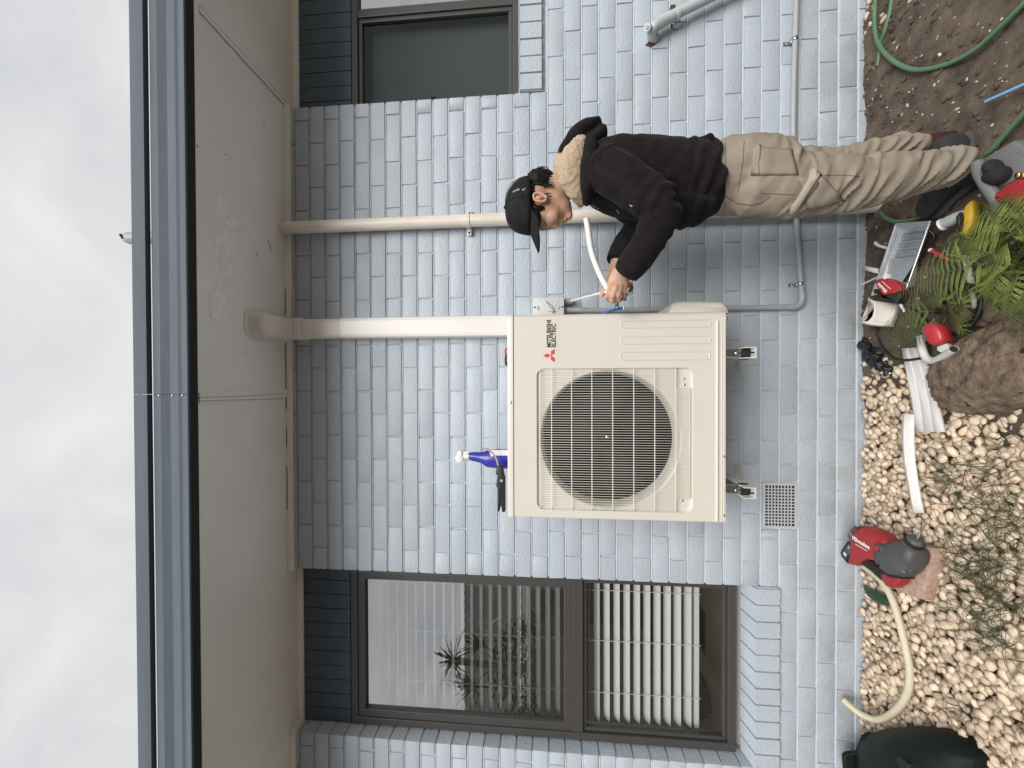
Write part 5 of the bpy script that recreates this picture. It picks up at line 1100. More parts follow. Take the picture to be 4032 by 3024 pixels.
# ---------------------------------------------------------------- ferns
def leafmat(name, c0, c1):
    m = mat(name, c0, rough=0.5, var=0.15, vs=25, island=0.25, col2=c1)
    b = m.node_tree.nodes['Principled BSDF']; b.inputs['Transmission Weight'].default_value = 0.0
    return m
leafmat('fern_green', (0.125, 0.17, 0.032), (0.20, 0.25, 0.055)); leafmat('fern_dark', (0.085, 0.125, 0.028), (0.125, 0.165, 0.042)); mat('fern_stem', (0.10, 0.12, 0.03), rough=0.6)
leafmat('sedge_green', (0.042, 0.054, 0.020), (0.085, 0.092, 0.036))
def pinna(q, base, d, up, length, width, droop, teeth=13):
    side = d.cross(up).normalized(); up = side.cross(d).normalized()
    prev = None; tips = []
    for sg in (-1, 1):
        for i in range(teeth):
            s0 = i / teeth; s1 = (i + 0.52) / teeth; sm = (i + 0.7) / teeth
            w_ = width * (1 - s0 ** 1.6) * (0.55 + 0.45 * min(1, s0 * 6))
            p0 = base + d * (length * s0) - up * (droop * s0 * s0); p1 = base + d * (length * s1) - up * (droop * s1 * s1)
            tp_ = base + d * (length * (sm + 0.06)) + side * (sg * w_) - up * (droop * sm * sm + 0.12 * w_)
            mid = base + d * (length * (sm - 0.02)) + side * (sg * w_ * 0.85) - up * (droop * sm * sm + 0.02 * w_)
            q.add([p0, p1, tp_, mid], [(0, 1, 2, 3)] if sg > 0 else [(3, 2, 1, 0)])
def frond(parent, pts, m_, wmax, npair=19, seed=0, tip=0.0):
    rnd = random.Random(seed); path = spline(pts, 10); n = len(path)
    fr_ = MB().tube(path, [0.0026 * (1 - 0.8 * i / n) for i in range(n)], 5).build('frond', 'fern_stem', parent, 180)
    q = MB(); L_ = [0]
    for i in range(1, n): L_.append(L_[-1] + (path[i] - path[i - 1]).length)
    for k in range(npair):
        s = 0.16 + 0.84 * (k / (npair - 1)) ** 0.92; tgt = s * L_[-1]
        i = min(n - 2, max(0, next((j for j in range(n) if L_[j] >= tgt), n - 1) - 1)); t = (tgt - L_[i]) / max(1e-6, L_[i + 1] - L_[i])
        c = path[i].lerp(path[i + 1], min(1, max(0, t))); d = (path[i + 1] - path[i]).normalized()
        side = d.cross(Vector((0, 0, 1))).normalized(); up = side.cross(d)
        prof = (math.sin(math.pi * min(1, (s - 0.05) * 0.62 + 0.28)) ** 0.9) if s < 0.9 else max(0.08, (1 - s) * 6)
        prof = max(0.06, min(1.0, (s - 0.05) / 0.22)) * max(0.05, 1 - max(0, s - 0.35) / 0.67) ** 0.8
        for sg in (-1, 1):
            dirn = (side * sg * 0.92 + d * (0.42 + 0.25 * s) - Vector((0, 0, 0.10))).normalized()
            l = wmax * prof * rnd.uniform(0.9, 1.06)
            pinna(q, c, dirn, up, l, 0.0062 * (0.5 + 0.6 * prof), l * rnd.uniform(0.18, 0.34), max(6, int(5 + l / 0.0065)))
    o = q.build('pinnae', m_, fr_, kind='stuff')
def fg(x, y, z): return G(x, y, z)
f1 = thing('fern', 'bright green fern spreading over the tools at the frame edge', 'fern', G(3990, 1010, 0.0))
cr_ = G(4005, 1000, 0.05)
for i, (pts, w_, m_) in enumerate((
    ([(4000, 1000, 0.06), (3850, 1040, 0.20), (3720, 1075, 0.21), (3600, 1120, 0.16), (3500, 1165, 0.10)], 0.105, 'fern_green'),
    ([(4005, 990, 0.06), (3930, 960, 0.20), (3850, 930, 0.22), (3780, 930, 0.18), (3715, 960, 0.12)], 0.085, 'fern_green'),
    ([(4010, 985, 0.06), (3990, 930, 0.20), (3950, 870, 0.22), (3900, 820, 0.20), (3862, 795, 0.16)], 0.085, 'fern_green'),
    ([(4010, 985, 0.06), (4040, 920, 0.20), (4030, 850, 0.24), (3985, 800, 0.22), (3930, 775, 0.18)], 0.075, 'fern_green'),
    ([(4005, 1010, 0.06), (3960, 1060, 0.20), (3920, 1110, 0.23), (3890, 1170, 0.22), (3870, 1240, 0.16)], 0.10, 'fern_green'),
    ([(4012, 1010, 0.06), (4010, 1070, 0.22), (3985, 1150, 0.25), (3965, 1230, 0.22), (3950, 1300, 0.16)], 0.10, 'fern_green'),
    ([(4015, 1005, 0.06), (4050, 1080, 0.22), (4055, 1180, 0.25), (4040, 1270, 0.22), (4020, 1350, 0.15)], 0.10, 'fern_dark'),
    ([(4005, 1000, 0.06), (3920, 1000, 0.22), (3850, 985, 0.25), (3790, 985, 0.22), (3740, 1000, 0.16)], 0.075, 'fern_green'),
    ([(4030, 960, 0.06), (4090, 960, 0.22), (4110, 900, 0.24), (4080, 840, 0.20), (4040, 790, 0.15)], 0.085, 'fern_dark'),
    ([(4010, 1020, 0.06), (3950, 1020, 0.17), (3900, 1070, 0.2), (3860, 1110, 0.19), (3810, 1160, 0.13)], 0.08, 'fern_green'),
    ([(4040, 980, 0.06), (4080, 1000, 0.24), (4070, 940, 0.28), (4030, 890, 0.27), (3980, 860, 0.22)], 0.09, 'fern_green'),
    ([(4020, 1010, 0.06), (4000, 1040, 0.24), (3960, 1040, 0.28), (3900, 1030, 0.27), (3840, 1020, 0.22)], 0.07, 'fern_green'))):
    frond(f1, [G(x, y, z * 0.82) for x, y, z in pts], m_, w_ * 1.28, 25, i)
f2 = thing('fern', 'darker green fern between the red box and the cream cover', 'fern', G(3720, 1240, 0.0))
for i, (pts, w_, m_) in enumerate((
    ([(3720, 1230, 0.04), (3650, 1225, 0.13), (3570, 1240, 0.14), (3500, 1280, 0.10), (3450, 1320, 0.05)], 0.075, 'fern_dark'),
    ([(3725, 1240, 0.04), (3670, 1270, 0.12), (3600, 1300, 0.12), (3530, 1340, 0.08), (3480, 1370, 0.04)], 0.07, 'fern_dark'),
    ([(3730, 1230, 0.04), (3740, 1200, 0.13), (3720, 1170, 0.15), (3680, 1180, 0.14), (3630, 1205, 0.10)], 0.06, 'fern_green'),
    ([(3735, 1235, 0.04), (3790, 1220, 0.13), (3800, 1180, 0.15), (3790, 1140, 0.13), (3770, 1110, 0.10)], 0.055, 'fern_green'),
    ([(3730, 1250, 0.04), (3770, 1270, 0.13), (3790, 1310, 0.13), (3780, 1345, 0.10)], 0.055, 'fern_dark'),
    ([(3725, 1245, 0.04), (3705, 1300, 0.05), (3690, 1400, 0.055), (3660, 1450, 0.055), (3650, 1500, 0.09)], 0.05, 'fern_dark'))):
    frond(f2, [G(x, y, z) for x, y, z in pts], m_, w_ * 1.1, 22, 30 + i)
# wispy sedge growing through the pebbles
q = MB(); rnd = random.Random(21)
for (x, y, n_, r) in ((3760, 1900, 26, 60), (3830, 1960, 46, 90), (3950, 1830, 40, 80), (3800, 2170, 28, 60), (3880, 2260, 60, 80), (3960, 2200, 50, 80), (3860, 2420, 26, 60), (3980, 2380, 52, 70), (3960, 2520, 34, 60), (4000, 2030, 50, 80), (3800, 2800, 8, 40)):
    c = G(x, y, 0.0)
    for i in range(n_):
        b = c + Vector((rnd.gauss(0, r / 2400), rnd.gauss(0, r / 2600), 0.0)); t = rnd.uniform(0, 6.3); ln = rnd.uniform(0.06, 0.15); h = rnd.uniform(0.008, 0.03)
        d = Vector((math.cos(t), math.sin(t), 0)); cv_ = Vector((-d.y, d.x, 0)) * rnd.uniform(-0.02, 0.02)
        pts = spline([b, b + d * ln * 0.3 + Vector((0, 0, h + 0.01)), b + d * ln * 0.7 + cv_ + Vector((0, 0, h + 0.012)), b + d * ln + cv_ * 2 + Vector((0, 0, h * 0.45 + 0.02))], 3)
        k = len(pts); wv = Vector((-d.y, d.x, 0.3)) * rnd.uniform(0.0011, 0.0019); vs_ = []
        for j, p in enumerate(pts): vs_ += [p - wv * (1 - j / k * 0.8), p + wv * (1 - j / k * 0.8)]
        q.add(vs_, [(2 * j, 2 * j + 1, 2 * j + 3, 2 * j + 2) for j in range(k - 1)])
tag(q.build('wispy_grass', 'sedge_green'), 'wispy dark green grass growing through the pebbles', None, kind='stuff')

# ---------------------------------------------------------------- neighbour's side, seen only mirrored in the window panes
mat('tile_roof', (0.115, 0.105, 0.10), rough=0.7, var=0.2, vs=3); mat('render_grey', (0.40, 0.39, 0.37), rough=0.8, var=0.05); mat('fence_wood', (0.12, 0.105, 0.09), rough=0.85, var=0.2, vs=4); mat('yucca_green', (0.035, 0.06, 0.03), rough=0.5, var=0.2, island=0.2)
nb = thing('neighbour_house', 'neighbouring house with dark tiled roof mirrored in the window', 'house', (-4, -9, -0.16))
MB().box((-14, -13, -0.16), (5.5, -9.0, 2.25)).build('wall', 'render_grey', nb)
q = MB(); nx_, ny_ = 260, 40; vs_ = []
for j in range(ny_ + 1):
    t = j / ny_
    for i in range(nx_ + 1):
        x = -14.6 + 20.7 * i / nx_; st = (t * 10) % 1.0
        vs_.append((x, -8.6 - 3.2 * t, 2.2 + 2.2 * t + 0.025 * abs(math.sin(x * math.pi / 0.32)) + 0.03 * (1 - st)))
q.add(vs_, [(j * (nx_ + 1) + i, j * (nx_ + 1) + i + 1, (j + 1) * (nx_ + 1) + i + 1, (j + 1) * (nx_ + 1) + i) for j in range(ny_) for i in range(nx_)])
q.build('roof', 'tile_roof', nb)
MB().box((-14.6, -8.66, 2.05), (6.1, -8.55, 2.2)).build('gutter', 'slat_white', nb)
for x in (-9, -5.5, -1.5, 2.5):
    w_ = MB().box((x, -9.0, 0.8), (x + 1.5, -8.96, 1.9)).build('window', 'bronze_frame', nb); MB().box((x + 0.07, -8.96, 0.87), (x + 1.43, -8.95, 1.83)).build('pane', 'dark_void', w_)
fc_ = thing('shading_fence', 'added timber paling fence set close to shade the lower wall', 'fence', (-3, -3.9, -0.16))  # fence added behind the camera, brought near to shade the lower wall
x = -9.0
pal = MB().box((-0.07, -0.01, 0), (0.07, 0.01, 1.78)).mesh('paling'); pal.materials.append(MATS['fence_wood'])
for i in range(96): inst('paling', pal, (x + i * 0.145 + 3, random.uniform(-0.004, 0.004), 0), fc_)
MB().box((-9, -3.94, 1.2), (5, -3.912, 1.28)).build('rail', 'fence_wood', fc_)
yu = thing('yucca', 'spiky yucca mirrored in the window with white blinds', 'yucca', (-4.9, -4.6, -0.16))
MB().tube([(-4.9, -4.6, -0.16), (-4.92, -4.6, 1.5), (-4.86, -4.62, 3.1)], [0.09, 0.07, 0.06], 10).build('trunk', 'fence_wood', yu, 180)
q = MB(); rnd = random.Random(8)
for hx, hy, hz in ((-4.86, -4.62, 3.1), (-5.2, -4.5, 2.7), (-4.6, -4.7, 2.6)):
    for i in range(46):
        t = rnd.uniform(0, 6.3); e = rnd.uniform(-0.3, 1.3); d = Vector((math.cos(t) * math.cos(e), math.sin(t) * math.cos(e), math.sin(e))); l = rnd.uniform(0.4, 0.62); c = Vector((hx, hy, hz)); s_ = d.cross(Vector((0, 0, 1))).normalized() * 0.02
        p = [c, c + d * l * 0.4, c + d * l * 0.75 - Vector((0, 0, 0.05)), c + d * l - Vector((0, 0, 0.16))]
        q.add([p[0] - s_, p[0] + s_, p[1] - s_, p[1] + s_, p[2] - s_ * 0.7, p[2] + s_ * 0.7, p[3]], [(0, 1, 3, 2), (2, 3, 5, 4), (4, 5, 6)])
q.build('leaves', 'yucca_green', yu, kind='stuff')
bs_ = thing('garden_shrub', 'dense dark shrub beside the yucca', 'shrub', (-5.2, -5.0, -0.16))
MB().tube([(-5.2, -5.0, -0.16), (-5.2, -5.0, 1.7)], [0.06, 0.03], 8).build('trunk', 'fence_wood', bs_)
q = MB()
for i in range(2600):
    t = rnd.uniform(0, 6.3); e = rnd.uniform(-1, 1); r = rnd.uniform(0.3, 1) ** 0.5; c = Vector((-5.2 + 0.9 * r * math.cos(t) * math.sqrt(1 - e * e), -5.0 + 0.8 * r * math.sin(t) * math.sqrt(1 - e * e), 1.75 + 0.85 * r * e)); d = Vector((rnd.gauss(0, 1), rnd.gauss(0, 1), rnd.gauss(0, 1))).normalized() * 0.05; s_ = d.orthogonal().normalized() * 0.022
    q.add([c - d, c + s_, c + d, c - s_], [(0, 1, 2, 3)])
q.build('crown', 'yucca_green', bs_, kind='stuff')

# ---------------------------------------------------------------- person bending over the cable
from mathutils.bvhtree import BVHTree
mat('skin', (0.50, 0.30, 0.20), rough=0.5, var=0.10, vs=22, sub=0.12, bump=0.08, bs=220)
mat('hoodie_black', (0.0125, 0.0105, 0.0105), rough=0.95, var=0.35, vs=30, bump=0.25, bs=420, sheen=0.04, spec=0.12)
mat('sherpa', (0.56, 0.42, 0.29), rough=0.95, var=0.22, vs=120, bump=1.0, bs=260, bd=0.006, sheen=0.3, spec=0.1)
mat('chino', (0.285, 0.242, 0.192), rough=0.9, var=0.10, vs=14, bump=0.2, bs=520, spec=0.2)
mat('cap_black', (0.013, 0.013, 0.014), rough=0.85, var=0.35, vs=30, bump=0.2, bs=400, spec=0.25)
mat('hair_black', (0.006, 0.005, 0.0045), spec=0.25, rough=0.65, var=0.3, vs=60, bump=0.5, bs=200, stretch=(1, 1, 0.3))
mat('lip', (0.36, 0.15, 0.12), rough=0.45); mat('brow', (0.02, 0.014, 0.012), rough=0.8); mat('nail', (0.60, 0.40, 0.32), rough=0.35)
mat('shoe_dark', (0.028, 0.027, 0.028), rough=0.85, var=0.3, vs=30, bump=0.3, bs=150); mat('shoe_sole', (0.06, 0.058, 0.055), rough=0.8, var=0.2); mat('sock_maroon', (0.045, 0.010, 0.010), rough=0.95, var=0.2, vs=60)
def remesh(mb, voxel, it=6, fac=0.5):
    me = mb.mesh('tmp'); o = bpy.data.objects.new('tmp', me); C.objects.link(o)
    r = o.modifiers.new('r', 'REMESH'); r.mode = 'VOXEL'; r.voxel_size = voxel
    if it: s_ = o.modifiers.new('s', 'SMOOTH'); s_.factor = fac; s_.iterations = it
    bpy.context.view_layer.update(); dg = bpy.context.evaluated_depsgraph_get(); n_ = bpy.data.meshes.new_from_object(o.evaluated_get(dg)); bpy.data.objects.remove(o); return n_
def displace(me, f):
    ns = [v.normal.copy() for v in me.vertices]
    for v, n_ in zip(me.vertices, ns): v.co += n_ * f(v.co, n_)
    me.update()
def meobj(name, me, m_, parent, smooth=True):
    off = wloc(parent)
    for v in me.vertices: v.co -= off
    me.update(); me.materials.clear(); me.materials.append(MATS[m_]); me.shade_smooth(); o = bpy.data.objects.new(name, me); C.objects.link(o); o.parent = parent; return o
def bvh(me): return BVHTree.FromPolygons([v.co.copy() for v in me.vertices], [tuple(p.vertices) for p in me.polygons])
YV = Vector((0, 1, 0))
def limb(mb, st, n=20):            # stations: photo x, y, depth Y, in-plane half width, depth half width
    cs = [P(s_[0], s_[1], s_[2]) for s_ in st]; rg = []
    for i, s_ in enumerate(st):
        d = (cs[min(i + 1, len(cs) - 1)] - cs[max(i - 1, 0)]).normalized(); a = d.cross(YV)
        if a.length < 0.2: a = Vector((1, 0, 0))
        a.normalize(); b = a.cross(d).normalized(); rg.append((cs[i], a * s_[3], b * s_[4]))
    d0 = (cs[0] - cs[1]).normalized(); d1 = (cs[-1] - cs[-2]).normalized()
    c, a, b = rg[0]; rg = [(c + d0 * a.length * 0.45, a * 0.35, b * 0.35), (c + d0 * a.length * 0.3, a * 0.75, b * 0.75)] + rg
    c, a, b = rg[-1]; rg += [(c + d1 * a.length * 0.3, a * 0.75, b * 0.75), (c + d1 * a.length * 0.45, a * 0.35, b * 0.35)]
    mb.loft(rg, n)
def chain(mb, pts, r, n=10):
    rr = r if isinstance(r, list) else [r] * len(pts); cs = [P(*p) for p in pts]
    for i in range(len(cs) - 1):
        a, b = cs[i], cs[i + 1]; d = (b - a).normalized(); e1, e2 = frame(d)
        rg = [(a - d * rr[i] * 0.9, e1 * rr[i] * 0.4, e2 * rr[i] * 0.4), (a - d * rr[i] * 0.5, e1 * rr[i] * 0.85, e2 * rr[i] * 0.85), (a, e1 * rr[i], e2 * rr[i]), (b, e1 * rr[i + 1], e2 * rr[i + 1]), (b + d * rr[i + 1] * 0.5, e1 * rr[i + 1] * 0.85, e2 * rr[i + 1] * 0.85), (b + d * rr[i + 1] * 0.9, e1 * rr[i + 1] * 0.4, e2 * rr[i + 1] * 0.4)]
        mb.loft(rg, n)
def ellp(mb, x, y, Y, v, h, d, rot=0.0, n=16):    # ellipsoid: photo position, vertical / horizontal / depth half axes, in-plane tilt
    a = Vector((math.cos(R_(rot)), 0, math.sin(R_(rot)))) * h; b = Vector((-math.sin(R_(rot)), 0, math.cos(R_(rot)))) * v
    mb.ell(P(x, y, Y), a, YV * d, b, n, 10)
per = thing('person', 'person in black hoodie and cap wiring the unit, beige trousers', 'person', G(3800, 640, 0))
YH = -0.505
b_ = MB()
ellp(b_, 2098, 803, YH, 0.092, 0.092, 0.075); ellp(b_, 2140, 838, YH, 0.085, 0.066, 0.060, 0)
limb(b_, [(2150, 770, YH, 0.055, 0.058), (2190, 800, YH, 0.050, 0.056), (2222, 828, YH, 0.036, 0.040), (2236, 842, YH, 0.022, 0.024)])
ellp(b_, 2172, 850, YH - 0.028, 0.032, 0.030, 0.028); ellp(b_, 2172, 850, YH + 0.028, 0.032, 0.030, 0.028)
ellp(b_, 2125, 884, YH, 0.012, 0.018, 0.046)
limb(b_, [(2138, 888, YH, 0.009, 0.008), (2165, 890, YH, 0.012, 0.011), (2184, 891, YH, 0.0125, 0.015)], 12); ellp(b_, 2190, 887, YH - 0.010, 0.007, 0.009, 0.007); ellp(b_, 2190, 887, YH + 0.010, 0.007, 0.009, 0.007)
ellp(b_, 2207, 868, YH, 0.012, 0.016, 0.026); ellp(b_, 2214, 874, YH, 0.0055, 0.009, 0.021); ellp(b_, 2226, 868, YH, 0.0065, 0.010, 0.019); ellp(b_, 2241, 849, YH, 0.014, 0.017, 0.020)
limb(b_, [(2165, 755, YH, 0.054, 0.054), (2215, 735, YH, 0.052, 0.054), (2270, 712, YH, 0.056, 0.058), (2320, 700, YH - 0.01, 0.07, 0.075)])
limb(b_, [(2330, 695, YH, 0.09, 0.13), (2420, 690, YH, 0.12, 0.16), (2600, 705, YH, 0.12, 0.14), (2780, 705, YH, 0.11, 0.14), (2900, 690, YH, 0.11, 0.15)], 24)
# near (left) arm and far (right) arm
NA = [(2385, 665, -0.65), (2608, 808, -0.695), (2556, 945, -0.65), (2464, 1053, -0.568), (2440, 1085, -0.545)]
FA = [(2400, 710, -0.38), (2560, 858, -0.345), (2498, 930, -0.375), (2436, 1020, -0.43), (2420, 1066, -0.445)]
for A_ in (NA, FA): chain(b_, A_, [0.036, 0.031, 0.029, 0.027, 0.027], 14)
# near hand: palm, curled fingers
limb(b_, [(2446, 1062, -0.56, 0.030, 0.022), (2440, 1088, -0.55, 0.036, 0.021), (2434, 1112, -0.545, 0.041, 0.020), (2432, 1130, -0.545, 0.039, 0.018)], 16)
chain(b_, [(2408, 1122, -0.555), (2396, 1152, -0.56), (2388, 1172, -0.545), (2398, 1182, -0.52)], [0.0108, 0.0100, 0.0092, 0.0080])
chain(b_, [(2426, 1132, -0.565), (2412, 1166, -0.565), (2412, 1186, -0.545), (2426, 1186, -0.52)], [0.0110, 0.0102, 0.0094, 0.0080])
chain(b_, [(2444, 1130, -0.56), (2436, 1162, -0.565), (2438, 1182, -0.54), (2450, 1178, -0.52)], [0.0106, 0.0098, 0.0090, 0.0078])
chain(b_, [(2460, 1120, -0.55), (2458, 1148, -0.555), (2460, 1166, -0.535), (2468, 1160, -0.515)], [0.0098, 0.0088, 0.0080, 0.0070])
chain(b_, [(2420, 1090, -0.525), (2405, 1118, -0.50), (2398, 1142, -0.49), (2396, 1160, -0.495)], [0.014, 0.0118, 0.0104, 0.0085])
# far hand: palm behind, thumb forward, two fingertips showing below
limb(b_, [(2425, 1068, -0.455, 0.028, 0.020), (2424, 1092, -0.465, 0.034, 0.019), (2430, 1118, -0.47, 0.038, 0.018)], 16)
chain(b_, [(2408, 1095, -0.47), (2390, 1122, -0.485), (2377, 1144, -0.49), (2367, 1166, -0.49)], [0.0145, 0.0130, 0.0118, 0.0092])
chain(b_, [(2440, 1122, -0.465), (2455, 1148, -0.455), (2459, 1168, -0.46), (2460, 1180, -0.465)], [0.0105, 0.0098, 0.0090, 0.0078])
chain(b_, [(2455, 1112, -0.465), (2478, 1118, -0.46), (2488, 1134, -0.47), (2480, 1148, -0.48)], [0.0100, 0.0095, 0.0088, 0.0076])
chain(b_, [(2425, 1122, -0.468), (2428, 1150, -0.46), (2430, 1170, -0.47)], [0.0108, 0.0098, 0.0082]); chain(b_, [(2412, 1118, -0.468), (2408, 1146, -0.462), (2405, 1162, -0.475)], [0.0108, 0.0098, 0.0082])
# legs and feet
for st in ([(2930, 700, -0.55, 0.07, 0.065), (3340, 716, -0.57, 0.05, 0.05), (3740, 656, -0.555, 0.028, 0.030), (3800, 668, -0.545, 0.027, 0.03)], [(2930, 690, -0.45, 0.07, 0.065), (3100, 664, -0.437, 0.05, 0.055), (3300, 641, -0.425, 0.036, 0.045), (3530, 585, -0.43, 0.030, 0.036), (3690, 575, -0.43, 0.026, 0.030), (3740, 565, -0.43, 0.032, 0.036)]): limb(b_, st, 16)
def foot(mb, heel, toe, w_, h, z0):
    d = (toe - heel); s_ = Vector((-d.y, d.x, 0)).normalized(); up = Vector((0, 0, 1)); rg = []
    for t, ww, hh in ((0.0, 0.45, 0.55), (0.06, 0.72, 0.85), (0.2, 0.80, 1.0), (0.4, 0.80, 0.95), (0.62, 0.98, 0.72), (0.8, 0.96, 0.55), (0.94, 0.70, 0.42), (1.0, 0.3, 0.25)): rg.append((heel + d * t + up * (z0 + h * hh / 2), s_ * (w_ * ww / 2), up * (h * hh / 2)))
    mb.loft(rg, 16)
nh, nt_ = G(3852, 690, 0.0), G(3655, 842, 0.0); fh, ft_ = G(3850, 545, 0.0), G(3690, 655, 0.0)
foot(b_, nh.lerp(nt_, 0.06), nh.lerp(nt_, 0.9), 0.075, 0.07, 0.03); foot(b_, fh.lerp(ft_, 0.06), fh.lerp(ft_, 0.9), 0.075, 0.07, 0.03)
bme = remesh(b_, 0.0042, 3, 0.5)
eyeN = P(2147, 873, YH - 0.047); eyeF = P(2147, 873, YH + 0.047)
def facef(p, n_):
    d = 0.0
    for e in (eyeN, eyeF):
        r = (p - e).length
        if r < 0.022: d -= 0.006 * (1 - r / 0.022) ** 1.5
    return d
displace(bme, facef)
body = meobj('body', bme, 'skin', per)
bb = bvh(bme); off_p = wloc(per)
def cast(tree, x, y, off_mesh=off_p):
    d = ray(x, y).normalized(); h = tree.ray_cast(CAM - off_mesh, d); return (h[0] + off_mesh, h[1]) if h[0] is not None else (None, None)
def stroke(name, pl, r, m_, parent, tree, lift=0.0, n=5):
    pts = []; dense = []
    for (xa_, ya_), (xb_, yb_) in zip(pl, pl[1:]): dense += [(xa_ + (xb_ - xa_) * k_ / 6, ya_ + (yb_ - ya_) * k_ / 6) for k_ in range(6)]
    for x, y in dense + [pl[-1]]:
        p, nn = cast(tree, x, y)
        if p is not None: pts.append(p + nn * lift)
    if len(pts) > 1: return MB().tube(spline(pts, 2), r, 6).build(name, m_, parent, 180)
stroke('eyebrow', [(2116, 862), (2119, 876), (2124, 890)], 0.0028, 'brow', body, bb, 0.0)
stroke('eyelid', [(2140, 868), (2146, 876), (2150, 884), (2150, 889)], 0.0018, 'brow', body, bb, 0.0)
stroke('lip', [(2216, 862), (2219, 870), (2221, 877)], 0.0016, 'lip', body, bb, 0.0); stroke('lip', [(2228, 860), (2229, 867), (2229, 873)], 0.0030, 'lip', body, bb, -0.0008)
stroke('nostril', [(2196, 884), (2197, 888)], 0.0018, 'brow', body, bb, -0.0004)
# near ear with rim and hollow
ear = MB(); ec = (2128, 779, YH - 0.073)
pts = [P(x, y, YH - 0.079) for x, y in ((2151, 786), (2138, 793), (2118, 792), (2104, 783), (2102, 768), (2112, 760), (2128, 762), (2143, 770), (2154, 779))]
MB().tube(spline(pts, 4), [0.0052] * (8 * 4 + 1), 8).build('ear_rim', 'skin', body, 180)
MB().ell(P(2127, 777, YH - 0.073), Vector((0.013, 0.004, 0)), Vector((0, 0.006, 0)), Vector((0.002, 0, 0.025)), 12, 8).build('ear', 'skin', body, 180)
MB().ell(P(2132, 781, YH - 0.079), Vector((0.006, 0.001, 0)), Vector((0, 0.002, 0)), Vector((0, 0, 0.012)), 10, 6).build('ear_hollow', mat('skin_deep', (0.22, 0.09, 0.06), rough=0.6), body, 180)
for (x, y) in ((2408, 1184), (2365, 1170)):
    p, nn = cast(bb, x, y)
    if p is not None:
        e1, e2 = frame(nn); MB().ell(p, e1 * 0.005, e2 * 0.0065, nn * 0.0012, 10, 6).build('nail', 'nail', body, 180)
# ---- trousers
t_ = MB()
limb(t_, [(2780, 704, -0.505, 0.114, 0.142), (2850, 699, -0.505, 0.126, 0.155), (2950, 697, -0.505, 0.132, 0.162), (3040, 702, -0.505, 0.126, 0.160)], 28)
limb(t_, [(2950, 712, -0.565, 0.118, 0.105), (3098, 726, -0.575, 0.114, 0.100), (3242, 730, -0.58, 0.096, 0.088), (3363, 722, -0.575, 0.090, 0.084), (3453, 708, -0.57, 0.086, 0.080), (3574, 687, -0.565, 0.073, 0.072), (3688, 668, -0.56, 0.064, 0.068), (3740, 655, -0.557, 0.060, 0.066), (3772, 650, -0.555, 0.055, 0.063)], 24)
limb(t_, [(2950, 674, -0.44, 0.104, 0.096), (3098, 664, -0.435, 0.078, 0.086), (3194, 658, -0.425, 0.060, 0.072), (3303, 640, -0.425, 0.054, 0.066), (3423, 610, -0.425, 0.052, 0.063), (3532, 584, -0.43, 0.049, 0.058), (3580, 577, -0.43, 0.044, 0.054), (3628, 575, -0.43, 0.038, 0.046)], 24)
tme = remesh(t_, 0.0062, 5, 0.5)
kn = P(3363, 722, -0.57).z; an = P(3800, 645, -0.55).z
def fold(p, n_):
    k_ = max(0.0, min(1.0, (0.78 - p.z) / 0.12)); lo = max(0.0, min(1.0, (p.z - 0.10) / 0.05))
    sl = (p.x - 0.70) * 1.1 - (p.y + 0.57) * 0.5
    w_ = 2.2 * fn(p, 5.5, 2); u = (p.z + sl * 0.55) * 2 * math.pi / 0.047 + w_ * 2.2
    amp = 0.5 + 0.9 * max(0, fn(p, 7, 11) + 0.25)
    u += 3.0 * fn((p.x, p.y, p.z * 2), 13, 31); msk = max(0.0, min(1.0, 0.35 + 1.9 * fn((p.x, p.y, p.z * 1.5), 9, 17)))
    d = 0.0092 * k_ * (0.35 + 0.65 * lo) * amp * msk * (1 - 2 * abs(math.sin(u / 2)) ** 0.65)
    d += 0.010 * k_ * max(-0.3, fn((p.x * 0.6 + p.z * 0.5, p.y, p.z * 1.6 + p.x * 0.5), 19, 41))
    d += 0.006 * fn((p.x * 1, p.y, p.z * 0.5), 11, 7) + 0.0045 * (1 - k_) * fn((p.x + p.z, p.y, p.z * 0.35 - p.x), 24, 3)
    return d
displace(tme, fold)
trs = meobj('trousers', tme, 'chino', per)
tb2 = bvh(tme)
def drape(name, c4, tree, m_, parent, lift, th, nu=10, nv=10):
    vs_ = []; base = None
    for j in range(nv + 1):
        for i in range(nu + 1):
            u, v = i / nu, j / nv
            x = (c4[0][0] * (1 - u) + c4[1][0] * u) * (1 - v) + (c4[3][0] * (1 - u) + c4[2][0] * u) * v; y = (c4[0][1] * (1 - u) + c4[1][1] * u) * (1 - v) + (c4[3][1] * (1 - u) + c4[2][1] * u) * v
            p, nn = cast(tree, x, y)
            if p is None: p = base if base is not None else P(x, y, -0.66); nn = Vector((0, -1, 0))
            base = p; e = lift * (1.0 if 0 < i < nu and 0 < j < nv else 0.55); vs_.append(p + nn * e)
    q = MB().add(vs_, [(j * (nu + 1) + i, j * (nu + 1) + i + 1, (j + 1) * (nu + 1) + i + 1, (j + 1) * (nu + 1) + i) for j in range(nv) for i in range(nu)])
    o = q.build(name, m_, parent, 180); o.modifiers.new('s', 'SOLIDIFY').thickness = th; return o
mat('chino_light', (0.385, 0.33, 0.265), rough=0.9, var=0.08, vs=14, bump=0.2, bs=520, spec=0.2); mat('chino_in', (0.12, 0.095, 0.07), rough=0.95, var=0.1)
drape('back_pocket', [(2965, 578), (3118, 590), (3142, 690), (2955, 690)], tb2, 'chino', trs, 0.007, 0.004)
drape('pocket_flap', [(2975, 572), (2995, 574), (2992, 690), (2968, 690)], tb2, 'chino', trs, 0.011, 0.004, 4, 10)
